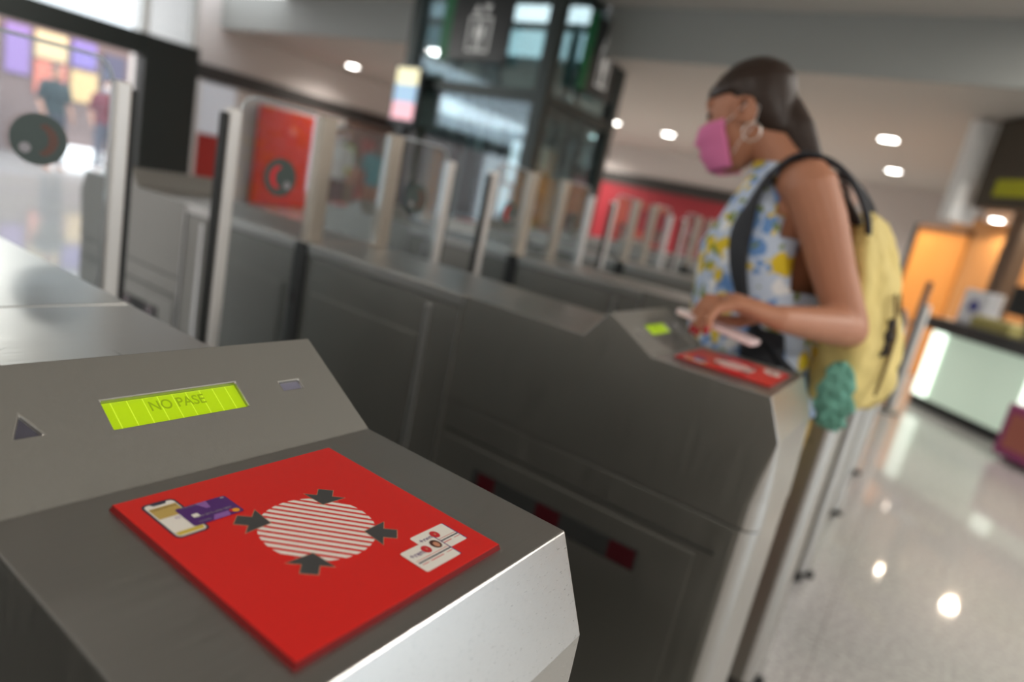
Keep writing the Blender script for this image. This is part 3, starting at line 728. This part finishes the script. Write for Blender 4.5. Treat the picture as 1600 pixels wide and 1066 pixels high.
# right arm, bent with the hand at the strap on the far side
SR, ER, WR2 = L((-.268,1.672,1.405)), L((-.20,1.735,1.16)), L((-.40,1.70,1.20))
b_.tube([SR, SR.lerp(ER,.4), ER], [.049,.043,.037], 16); b_.tube([ER, ER.lerp(WR2,.3), WR2], [.037,.039,.025], 16)
hr = (WR2-ER).normalized()
b_.loft([[WR2+hr*t+V((0,1,0))*(a*math.cos(q))*.45+V((0,0,1))*(a*math.sin(q)) for q in [2*PI*i/14 for i in range(14)]] for t, a in ((-.01,.022),(.03,.034),(.07,.038),(.085,.030))])
for k in range(4):
    p0 = WR2+hr*.078+V((0,0,.028-.019*k)); p1 = p0+(hr+V((0,-.35,0))).normalized()*.038; p2 = p1+(hr*.2+V((0,-1,0))).normalized()*.026; p3 = p2+V((.9,-.5,0)).normalized()*.018
    b_.tube([p0, p1, p2, p3], [.0095,.0088,.0080,.0066], 10)
b_.tube([WR2+hr*.02+V((0,-.006,.028)), WR2+hr*.05+V((0,-.028,.045)), WR2+hr*.075+V((0,-.040,.040))], [.012,.011,.008], 10)
# legs: weight on the far leg, near foot half a step back
for s, fx in ((-1, .05), (1, -.07)):
    hp, kn, an = L((-.275,YB+s*.088,.86)), L((-.285+fx*.6,YB+s*.085,.47)), L((-.265+fx*1.2,YB+s*.082,.085))
    b_.tube([hp, hp.lerp(kn,.4), kn.lerp(hp,.12), kn], [.084,.074,.056,.052], 20)
    b_.tube([kn, kn.lerp(an,.28)+V((.012,0,0)), kn.lerp(an,.7), an], [.051,.053,.036,.031], 18)
    b_.loft([[an+V((dx,0,dz))+V((0,a*math.cos(q),h*math.sin(q))) for q in [2*PI*i/16 for i in range(16)]] for dx, dz, a, h in ((.045,-.045,.024,.026),(.02,-.035,.032,.040),(-.03,-.04,.034,.036),(-.09,-.055,.040,.022),(-.14,-.062,.038,.014),(-.165,-.065,.026,.010))])
skin = mat('skin', srgb(180, 124, 96), .5, spec=.4)
skin.node_tree.nodes['Principled BSDF'].inputs['Subsurface Weight'].default_value = .06
skin.node_tree.nodes['Principled BSDF'].inputs['Subsurface Radius'].default_value = (.01,.004,.002)
body = b_.build('body', skin, wm); remesh(body, .0036, 3); body['label'] = 'tanned bare arms, neck and face'
for (p2, p3, d3, hf) in fing:
    MB().ell(p3+hf*.0048+d3*.003, (.0052,.0052,.0095)).build('finger_nail', mat('nail_red', srgb(170,24,40), .25), wm, True)
for s in (-1, 1):
    MB().ell(HM @ V((.080, s*.030, .014)), (.011,.013,.009), M=HM.to_3x3()).build('eye', mat('eye_dark', srgb(60,40,34), .2), wm, True)
    MB().tube([HM @ V((.084-.0035*i*i, s*(.014+.010*i), .040+.002*i)) for i in range(4)], [.003,.004,.0035,.002], 6, flat=.6).build('eyebrow', mat('brow', srgb(60,42,34), .7), wm, True)
# hair
hairm = noise_rough(mat('brown_hair', srgb(48, 34, 26), .5, spec=.4), 260, 12, .35, .55, .45, .35, axis=0)
hb = MB()
HR = [(-.075,-.075,.030,.040),(-.05,-.055,.052,.060),(-.02,-.040,.066,.071),(.01,-.030,.076,.0775),(.04,-.020,.085,.080),(.07,-.014,.093,.077),(.10,-.014,.076,.063),(.122,-.016,.045,.040),(.131,-.016,.014,.014)]
hb.loft([[HM @ p for p in ering((c, 0, u), a, b, n=30)] for u, c, a, b in HR])
hb.loft([[HM @ p for p in ering((c, 0, u), a, b, n=30)] for u, c, a, b in ((.052,.016,.075,.077),(.075,.004,.083,.074),(.098,-.006,.068,.060),(.118,-.012,.040,.034))])
pt = [HM @ V((-.070,.0,-.01)), L((-.352,1.518,1.520)), L((-.325,1.515,1.486)), L((-.300,1.51,1.455)), L((-.268,1.51,1.432)), L((-.235,1.50,1.405)), L((-.205,1.485,1.378)), L((-.180,1.47,1.358))]
hb.tube(pt, [.046,.038,.031,.025,.021,.019,.016,.010], 16)
hair = hb.build('hair', hairm, wm); remesh(hair, .004, 2)
hair['label'] = 'dark brown hair tied back in a low braid'
for s in (-1,):
    MB().tube([HM @ V((-.012+.012*math.cos(a)*.3, -s*.084, -.052+.020*math.sin(a))) + (HM.to_3x3() @ V((.016*math.cos(a),0,0))) for a in [2*PI*i/20 for i in range(21)]], .0016, 6, round_ends=False).build('hoop_earring', mat('silver', (.8,.78,.72,1), .25, 1.), wm, True)
# face mask
mk = MB(); rings = []
NU, NVv = 22, 10
vs = []
for j in range(NVv+1):
    u = -.118+(.112)*j/NVv
    for i in range(NU+1):
        th = math.radians(-72+144*i/NU)
        bulge = .016*math.sin(PI*j/NVv)**.6*math.cos(th)**2+.003*math.sin(j*PI*1.0)
        edge = .010
        f0 = .028+(.012 if j > 6 else .0)*math.cos(th)
        a = .084+edge+bulge-.0025*abs(j-5)*(1 if j < 5 else .35); bb = .066+.006
        pl_ = .0022*math.sin(j*2.1)*math.cos(th)
        vs.append(HM @ V((f0-.012+(a+pl_)*math.cos(th)*(.93 if j else .86), bb*math.sin(th)*(.9+.10*j/NVv), u-.006*math.cos(th)*0)))
fs = [(j*(NU+1)+i, j*(NU+1)+i+1, (j+1)*(NU+1)+i+1, (j+1)*(NU+1)+i) for j in range(NVv) for i in range(NU)]
mk.add(vs, fs)
mask = mk.build('face_mask', noise_rough(mat('mask_pink', srgb(222, 120, 168), .75), 30, 1, .7, .8, .06), wm, True)
so = mask.modifiers.new('s', 'SOLIDIFY'); so.thickness = .003
for s in (-1, 1):
    MB().tube([HM @ V(p) for p in ((.045, s*.071, -.018),(.015, s*.078, .0),(-.012, s*.080, .020),(-.032, s*.080, .0),(-.018, s*.079, -.035),(.020, s*.074, -.070),(.035, s*.066, -.090))], .0009, 6).build('ear_loop', trimw, mask, True)
# floral halter top
fl = mat('floral_cloth', srgb(200, 212, 228), .8)
n_ = fl.node_tree; bb_ = n_.nodes['Principled BSDF']; tc = n_.nodes.new('ShaderNodeTexCoord')
def blob(scale, thr, col, prev, off):
    mp = n_.nodes.new('ShaderNodeMapping'); mp.inputs['Location'].default_value = off
    vo = n_.nodes.new('ShaderNodeTexVoronoi'); vo.inputs['Scale'].default_value = scale
    nz = n_.nodes.new('ShaderNodeTexNoise'); nz.inputs['Scale'].default_value = 28
    ad = n_.nodes.new('ShaderNodeMixRGB'); ad.inputs[0].default_value = .06
    n_.links.new(tc.outputs['Object'], mp.inputs[0]); n_.links.new(mp.outputs[0], ad.inputs[1]); n_.links.new(mp.outputs[0], nz.inputs['Vector'])
    n_.links.new(nz.outputs['Color'], ad.inputs[2]); n_.links.new(ad.outputs[0], vo.inputs['Vector'])
    r = n_.nodes.new('ShaderNodeValToRGB'); r.color_ramp.elements[0].position = thr; r.color_ramp.elements[1].position = thr+.08
    r.color_ramp.elements[0].color = (1,1,1,1); r.color_ramp.elements[1].color = (0,0,0,1)
    n_.links.new(vo.outputs['Distance'], r.inputs[0])
    m = n_.nodes.new('ShaderNodeMixRGB'); m.inputs[2].default_value = col
    n_.links.new(r.outputs[0], m.inputs[0])
    if prev is None: m.inputs[1].default_value = srgb(198, 212, 232)
    else: n_.links.new(prev.outputs[0], m.inputs[1])
    return m
c_ = blob(19, .36, srgb(104, 148, 206), None, (0,0,0))
c_ = blob(19, .36, srgb(228, 198, 40), c_, (3.1,1.2,.4))
c_ = blob(28, .26, srgb(120, 138, 44), c_, (7.3,2.2,1.4))
c_ = blob(17, .24, srgb(240, 242, 244), c_, (5.0,8.2,2.4))
n_.links.new(c_.outputs[0], bb_.inputs['Base Color'])
tp = MB(); vs = []; fs = []
prof = [(.95,-.285,.135,.190),(1.0,-.300,.140,.170),(1.07,-.315,.142,.150),(1.14,-.325,.140,.150),(1.20,-.335,.138,.156),(1.255,-.342,.136,.163),(1.30,-.334,.122,.160),(1.34,-.330,.112,.158),(1.385,-.330,.094,.150),(1.418,-.342,.074,.100),(1.445,-.352,.062,.070)]
n = 40
for z, cx, a, b in prof:
    for p in ering((cx, YB, z), a+.004, b+.004, n=n): vs.append(L(p))
for k in range(len(prof)-1):
    for i in range(n):
        j = (i+1) % n; zc = (prof[k][0]+prof[k+1][0])/2; ang = (i+.5)/n*360
        back = abs(180-ang)        # 180 deg is the front (-x)
        lim = 181 if zc < 1.21 else (122 if zc < 1.28 else 108 if zc < 1.33 else 96 if zc < 1.4 else 130 if zc < 1.42 else 200)
        if back > lim: continue
        fs.append((k*n+i, k*n+j, (k+1)*n+j, (k+1)*n+i))
tp.add(vs, fs)
top = tp.build('floral_top', fl, wm, True)
so = top.modifiers.new('s', 'SOLIDIFY'); so.thickness = .003; so.offset = 1
top['label'] = 'white and blue halter top with yellow flowers'
must = noise_rough(mat('mustard_cloth', srgb(186, 152, 66), .85), 40, 1, .8, .9, .08, .3)
sk = MB(); sk.loft([[L(p) for p in ering((cx, YB, z), a, b, n=40)] for z, cx, a, b in ((1.03,-.296,.108,.158),(.98,-.290,.116,.168),(.92,-.278,.126,.186),(.84,-.276,.122,.186),(.80,-.278,.110,.176))])
for s in (-1, 1): sk.tube([L((-.278,YB+s*.088,.83)), L((-.282,YB+s*.088,.70)), L((-.284,YB+s*.088,.62))], [.096,.092,.090], 24)
sk = sk.build('shorts', must, wm); remesh(sk, .008, 2)
for s, fx in ((-1, .05), (1, -.07)):
    an = L((-.265+fx*1.2, YB+s*.082, 0))
    sh = MB(); sh.loft([[an+V((dx, a*math.cos(q), z)) for q in [0]] for dx, a, z in ()]) if False else None
    sh.prism([(.055,-.030),(.055,.030),(-.05,.038),(-.13,.042),(-.17,.026),(-.17,-.026),(-.13,-.042),(-.05,-.038)], .0, .014, lambda a, b, h: an+V((a, b, h)))
    so_ = sh.build('sandal', mat('tan_leather', srgb(150,110,76), .6), wm, bevel=.003)
    MB().tube([an+V((-.10, .040*math.cos(q), .012+.032*math.sin(q))) for q in [PI*i/10 for i in range(11)]], .005, 6).build('sandal_strap', mat('tan_leather', srgb(150,110,76), .6), so_, True)
# backpack: worn, but it can be taken off
bp_ = thing('backpack', 'soft yellow backpack with black straps on the woman\'s back', 'backpack', (-.13, 1.545, .98))
BL = lambda p: V(p)-V((-.13,1.545,.98))
yel = noise_rough(mat('yellow_canvas', srgb(222, 200, 128), .85), 22, 3, .8, .9, .12, .5, axis=2)
rings = []
for z, cx, a, b in ((.982,-.135,.030,.06),(.99,-.130,.075,.13),(1.03,-.118,.088,.155),(1.10,-.116,.086,.160),(1.18,-.128,.074,.155),(1.26,-.142,.060,.145),(1.33,-.156,.044,.125),(1.375,-.168,.030,.085),(1.385,-.172,.012,.04)):
    rings.append([BL((cx+(a+.004*math.sin(7*t+z*20))*math.cos(t), 1.560+(b+.004*math.sin(8*t))*math.sin(t), z)) for t in [2*PI*i/48 for i in range(48)]])
bag = MB().loft(rings).build('bag_body', yel, bp_, True); sb_ = bag.modifiers.new('sub', 'SUBSURF'); sb_.levels = sb_.render_levels = 3
tx = bpy.data.textures.new('folds', 'CLOUDS'); tx.noise_scale = .07; tx.noise_depth = 2
dm = bag.modifiers.new('folds', 'DISPLACE'); dm.texture = tx; dm.strength = .028; dm.mid_level = .5
blk = mat('strap_black', srgb(34, 36, 42), .7)
def ribbon(name, pts, w, th, m, parent, side_v):
    mb = MB(); rings = []
    pts = [V(p) for p in pts]
    for i, p in enumerate(pts):
        ww = w[i] if isinstance(w, (list, tuple)) else w
        t = (pts[min(i+1, len(pts)-1)]-pts[max(i-1, 0)]).normalized()
        s = (side_v[i] if isinstance(side_v, list) else V(side_v)); s = (s-t*s.dot(t)).normalized(); nn = t.cross(s)
        rings.append([BL(p+s*ww/2*a+nn*th/2*b) for a, b in ((-1,-.6),(-.8,-1),(.8,-1),(1,-.6),(1,.6),(.8,1),(-.8,1),(-1,.6))])
    mb.loft(rings); o = mb.build(name, m, parent, True); o.modifiers.new('sub', 'SUBSURF').levels = 1; return o
for s in (-1, 1):
    Y = lambda y: YB+s*y
    ribbon('shoulder_strap', [(-.150,Y(.07)+.02,1.325),(-.160,Y(.085)+.01,1.370),(-.190,Y(.105),1.418),(-.228,Y(.118),1.450),(-.268,Y(.124),1.462),(-.312,Y(.138),1.458),(-.348,Y(.150),1.415),(-.362,Y(.158),1.360),(-.368,Y(.166),1.305),(-.358,Y(.176),1.250),(-.338,Y(.180),1.195),(-.300,Y(.178),1.125),(-.23,Y(.165),1.07),(-.17,Y(.150),1.03)],
           [.034,.038,.050,.060,.066,.068,.068,.066,.060,.048,.034,.026,.022,.022], .013, blk, bp_, [V((0,s,0))]*6+[V((.4,s,0))]*2+[V((.85,s*.5,0))]*6)
MB().loft([[BL(p) for p in ering((-.265,1.368,z), a, b, n=20)] for z, a, b in ((1.0,.028,.012),(1.02,.042,.018),(1.085,.044,.020),(1.115,.034,.014))]).build('side_pouch', blk, bp_, True)
MB().box(*[v for v in (-.0,.0,0,0,0,0)]) if False else None
bk = MB(); c0 = BL((-.065,1.46,1.155)); bk.tube([c0+V((0,0,.03)), c0, c0+V((.006,-.01,-.03)), c0+V((-.015,-.01,-.045))], .007, 8); bk.ell(c0, (.013,.012,.016))
bk.build('strap_buckle', mat('buckle', srgb(50,44,40), .4, .5), bp_, True)
for yy in (1.47, 1.63):
    bk = MB(); bk.tube([BL((-.075,yy,1.235)), BL((-.052,yy-.01,1.16)), BL((-.05,yy-.012,1.10)), BL((-.052,yy-.012,1.04))], .004, 6)
    bk.build('draw_cord', mat('cord', srgb(120,96,50), .7), bp_, True)
# mint cloth hanging from the pack
mn = MB(); rings = []
base = V((-.118, 1.392, 1.0))
for k, (z, a, b) in enumerate(((1.095,.007,.006),(1.075,.018,.010),(1.045,.030,.014),(1.01,.034,.014),(.975,.028,.010),(.955,.014,.006))):
    rings.append([V((-.118+.002*k+(a+.004*math.sin(5*t+k))*math.cos(t), 1.385+(b+.003*math.sin(4*t+k))*math.sin(t), z)) for t in [2*PI*i/28 for i in range(28)]])
mnt = mn.loft(rings).build('hanging_cloth', noise_rough(mat('mint_cloth', srgb(110, 168, 150), .8), 40, 2, .7, .9, .2, .4), smooth=True)
sb_ = mnt.modifiers.new('sub', 'SUBSURF'); sb_.levels = sb_.render_levels = 3
tx2 = bpy.data.textures.new('crumple', 'CLOUDS'); tx2.noise_scale = .025
dm = mnt.modifiers.new('folds', 'DISPLACE'); dm.texture = tx2; dm.strength = .03; dm.mid_level = .5
tag(mnt, 'mint green crumpled cloth hanging from the side of the yellow backpack', 'cloth')
# phone in the hand
pc = L((-.309,1.168,1.122))+OFF
pd = V((.149, 0, -.020)).normalized(); pw = V((-.10, .97, -.02)); pw = (pw-pd*pw.dot(pd)).normalized(); pn = pd.cross(pw).normalized()
phn = thing('phone', 'pale pink and white phone held flat above the second gate\'s reader', 'phone', pc)
PM = Matrix((pd, pw, pn)).transposed()
MB().prism(rrect(-.073,.073,-.034,.034,.010,6), -.0045, .0045, lambda a, b, h: PM @ V((a, b, h))).build('phone_case', mat('phone_pink', srgb(232, 208, 208), .35), phn, bevel=.0015)
MB().prism(rrect(-.069,.069,-.031,.031,.008,6), -.0052, -.0046, lambda a, b, h: PM @ V((a, b, h))).build('screen', rubber, phn)
MB().prism(rrect(-.070,-.050,-.030,-.010,.005,5), .0046, .0062, lambda a, b, h: PM @ V((a, b, h))).build('camera_bump', trimw, phn)

# --- bystanders far behind the gates
def bystander(x, y, rz, h, topc, legc, hairc, label, long_hair=False, vest=None, cap=None, masked=True):
    k = h/1.7
    t = thing('person', label, 'person', (x, y, 0), rz)
    m = MB(); S = lambda p: V(p)*k
    m.loft([[S(p) for p in ering((cx, 0, z), a, b, n=18)] for z, cx, a, b in ((.82,0,.09,.15),(.92,0,.11,.17),(1.05,0,.09,.14),(1.2,.01,.105,.155),(1.33,0,.10,.175),(1.41,0,.07,.15),(1.45,0,.05,.07))])
    m.tube([S((0,0,1.42)), S((.01,0,1.52))], .052*k, 12)
    M = Matrix.Translation(S((.015,0,1.585))) @ Matrix.Diagonal((k*.95,)*3+(1,))
    bald_head(m, M)
    for s in (-1, 1):
        m.tube([S((0,s*.185,1.39)), S((0,s*.225,1.24)), S((-.02,s*.24,1.10)), S((.06,s*.235,.98)), S((.11,s*.225,.88))], [.05*k,.043*k,.037*k,.034*k,.025*k], 12)
        hand = S((.13,s*.222,.85))
        m.ell(hand, (.034*k,.014*k,.042*k))
        for q in range(4): m.tube([hand+S((-.018+.013*q,0,-.03)), hand+S((-.012+.014*q,-s*.006,-.075+.004*abs(q-1.5)))], .0085*k, 6)
        m.tube([hand+S((.025,-s*.004,.01)), hand+S((.045,-s*.012,-.025))], .009*k, 6)
        m.tube([S((0,s*.09,.86)), S((.01,s*.095,.47)), S((-.01,s*.10,.09))], [.088*k,.056*k,.038*k], 14)
        m.tube([S((-.03,s*.10,.045)), S((.06,s*.105,.04)), S((.15,s*.11,.03))], [.036*k,.036*k,.028*k], 10)
    bo_ = m.build('body', mat('skin_b', srgb(190,140,116), .6), t); remesh(bo_, .010, 2)
    m = MB(); m.loft([[S(p) for p in ering((cx, 0, z), a+.014, b+.014, n=20)] for z, cx, a, b in ((.90,0,.115,.17),(1.05,0,.095,.15),(1.2,.01,.11,.16),(1.33,0,.105,.18),(1.42,0,.075,.15),(1.455,0,.055,.072))])
    for s in (-1, 1): m.tube([S((0,s*.175,1.385)), S((0,s*.222,1.24)), S((-.01,s*.234,1.15))], [.062*k,.056*k,.052*k], 12)
    o = m.build('shirt', mat('cloth_%d_%d_%d' % tuple(int(99*c) for c in topc[:3]), topc, .8), t); remesh(o, .011, 1)
    m = MB()
    for s in (-1, 1): m.tube([S((0,s*.088,.86)), S((.01,s*.096,.47)), S((-.01,s*.10,.13))], [.104*k,.074*k,.060*k], 14)
    m.loft([[S(p) for p in ering((0, 0, z), a, b, n=20)] for z, a, b in ((.80,.105,.175),(.90,.122,.185),(.98,.112,.165))])
    o = m.build('trousers', mat('cloth_%d_%d_%d' % tuple(int(99*c) for c in legc[:3]), legc, .8), t); remesh(o, .012, 1)
    m = MB(); m.loft([[M @ p for p in ering((c, 0, u), a, b, n=20)] for u, c, a, b in ((-.06,-.05,.05,.06),(-.02,-.04,.068,.073),(.03,-.024,.084,.080),(.07,-.010,.096,.078),(.10,-.012,.076,.062),(.128,-.014,.03,.03))])
    if long_hair: m.tube([M @ V((-.07,0,0)), M @ V((-.085,0,-.1)), M @ V((-.08,0,-.2))], [.07*k,.075*k,.05*k], 12)
    o = m.build('hair', mat('hair_%d' % int(99*hairc[0]), hairc, .6), t); remesh(o, .010, 1)
    if masked:
        m = MB(); m.loft([[M @ V((.052+dx+a*math.cos(q), a2*math.sin(q), u)) for q in [math.radians(-90+180*i/12) for i in range(13)]] for u, dx, a, a2 in ((-.11,-.01,.040,.045),(-.09,0,.055,.058),(-.05,0,.066,.068),(-.02,0,.062,.068))])
        m.build('face_mask', mat('mask_white', srgb(214,222,230), .7), t, True)
    if vest:
        m = MB(); m.loft([[S(p) for p in ering((cx, 0, z), a+.026, b+.022, n=20)] for z, cx, a, b in ((.95,0,.11,.165),(1.05,0,.098,.155),(1.2,.01,.112,.162),(1.33,0,.106,.172),(1.40,0,.085,.14))])
        m.build('vest', mat('neon_vest', vest, .6, emit=vest, estr=.12), t, True)
        MB().loft([[S(p) for p in ering((.005, 0, z), .140, .188, n=20)] for z in (1.08, 1.12)]).build('vest_stripe', mat('vest_silver', srgb(200,205,205), .4), t, True)
bystander(-8.5, 7.30, -.6, 1.66, srgb(226,228,226), srgb(84,36,40), srgb(40,30,28), 'bystander in a white top and dark red trousers, leftmost behind the second flap')
bystander(-9.1, 7.95, -.9, 1.74, srgb(70,80,60), srgb(110,96,70), srgb(60,40,30), 'bystander in a neon yellow vest among the group behind the second flap', vest=srgb(196,222,40))
bystander(-8.3, 7.98, 2.6, 1.64, srgb(70,150,160), srgb(170,120,96), srgb(90,56,44), 'bystander in a teal top beside the neon vest wearer', long_hair=True)
bystander(-8.8, 8.75, -.4, 1.68, srgb(140,50,52), srgb(90,44,44), srgb(50,34,30), 'bystander in a dull red top, rightmost of the group behind the second flap')
bystander(-13.2, 5.15, .2, 1.74, srgb(46,60,64), srgb(70,70,84), srgb(34,40,44), 'dark clothed bystander with a red mask seen through the leftmost flap', masked=False)
bystander(-13.6, 6.15, -.2, 1.70, srgb(112,40,54), srgb(92,92,108), srgb(40,34,40), 'bystander in a maroon top and grey trousers seen through the leftmost flap')
bystander(-13.0, 6.62, -.3, 1.66, srgb(150,180,140), srgb(212,170,136), srgb(70,56,56), 'bystander in a lime vest beside the steel flap rail on the left', vest=srgb(196,214,60))

# ------------------------------------------------------------------ light
w = bpy.data.worlds.new('sky'); scn.world = w; w.use_nodes = True
bg = w.node_tree.nodes['Background']; bg.inputs[0].default_value = (.93, .96, 1, 1); bg.inputs[1].default_value = 2.6
def area(name, loc, rot, sx, sy, e, col=(1,1,1)):
    l = bpy.data.lights.new(name, 'AREA'); l.shape = 'RECTANGLE'; l.size = sx; l.size_y = sy; l.energy = e; l.color = col
    o = bpy.data.objects.new(name, l); C.objects.link(o); o.location = loc; o.rotation_euler = rot; return o
lum = None  # unseen ceiling fixtures, added as fill over the gates
for k, (x, y, e) in enumerate(((-5.8,-2.8,75),(-1.2,-3.2,75),(3.2,-1.2,110),(3.0,3.4,150),(-8.2,2.6,75),(1.4,5.9,60))):
    if lum is None:
        lum = thing('fill_luminaire', '', 'ceiling light', (x, y, ZU))
        MB().box(-.62,.62,-.17,.17,-.05,0).build('housing', trimw, lum, bevel=.004)
        MB().box(-.58,.58,-.13,.13,-.056,-.05).build('diffuser', mat('diffuser_glow', (1,1,1,1), .5, emit=(1,.96,.9,1), estr=1.5), lum); l = lum
    else: l = copy_tree(lum); l.location = (x, y, ZU)
    tag(l, 'unseen oblong fill luminaire added in the upper ceiling over the gates', None, 'added oblong fill luminaires')
    area('luminaire_fill', (x, y, ZU-.07), (0,0,0), 1.16, .26, e, (1,.95,.88))
area('hall_fill_light', (-13.2, 4.5, 3.2), (0,0,0), 3, 9, 260, (.96,.98,1))  # unseen area lamps added as fill for the hall beyond the portal
area('hall_fill_light', (-13.2, -4.0, 3.2), (0,0,0), 3, 6, 300, (.96,.98,1))

# ------------------------------------------------------------------ camera
f_px = 1015.
Zv = V((930, 4367, 1015)).normalized()
Yv = V((680, 88, -1015)); Yv = (Yv-Zv*Yv.dot(Zv)).normalized()
Xv = Yv.cross(Zv)
cam = bpy.data.cameras.new('camera'); co = bpy.data.objects.new('camera', cam); C.objects.link(co)
co.matrix_world = Matrix.Translation((0, 0, 1.28)) @ Matrix((Xv, Yv, Zv)).to_4x4()
cam.sensor_width = 36; cam.lens = f_px*36/1600; cam.clip_start = .02; cam.clip_end = 100
cam.dof.use_dof = True; cam.dof.focus_distance = .44; cam.dof.aperture_fstop = 3.0; cam.dof.aperture_blades = 0
scn.camera = co
scn.view_settings.view_transform = 'Standard'; scn.view_settings.look = 'None'
scn.view_settings.gamma = 1; scn.view_settings.use_curve_mapping = False
scn.view_settings.exposure = 0.
scn.cycles.use_denoising = True
scn.cycles.max_bounces = 10; scn.cycles.transparent_max_bounces = 16
scn.cycles.sample_clamp_indirect = 6
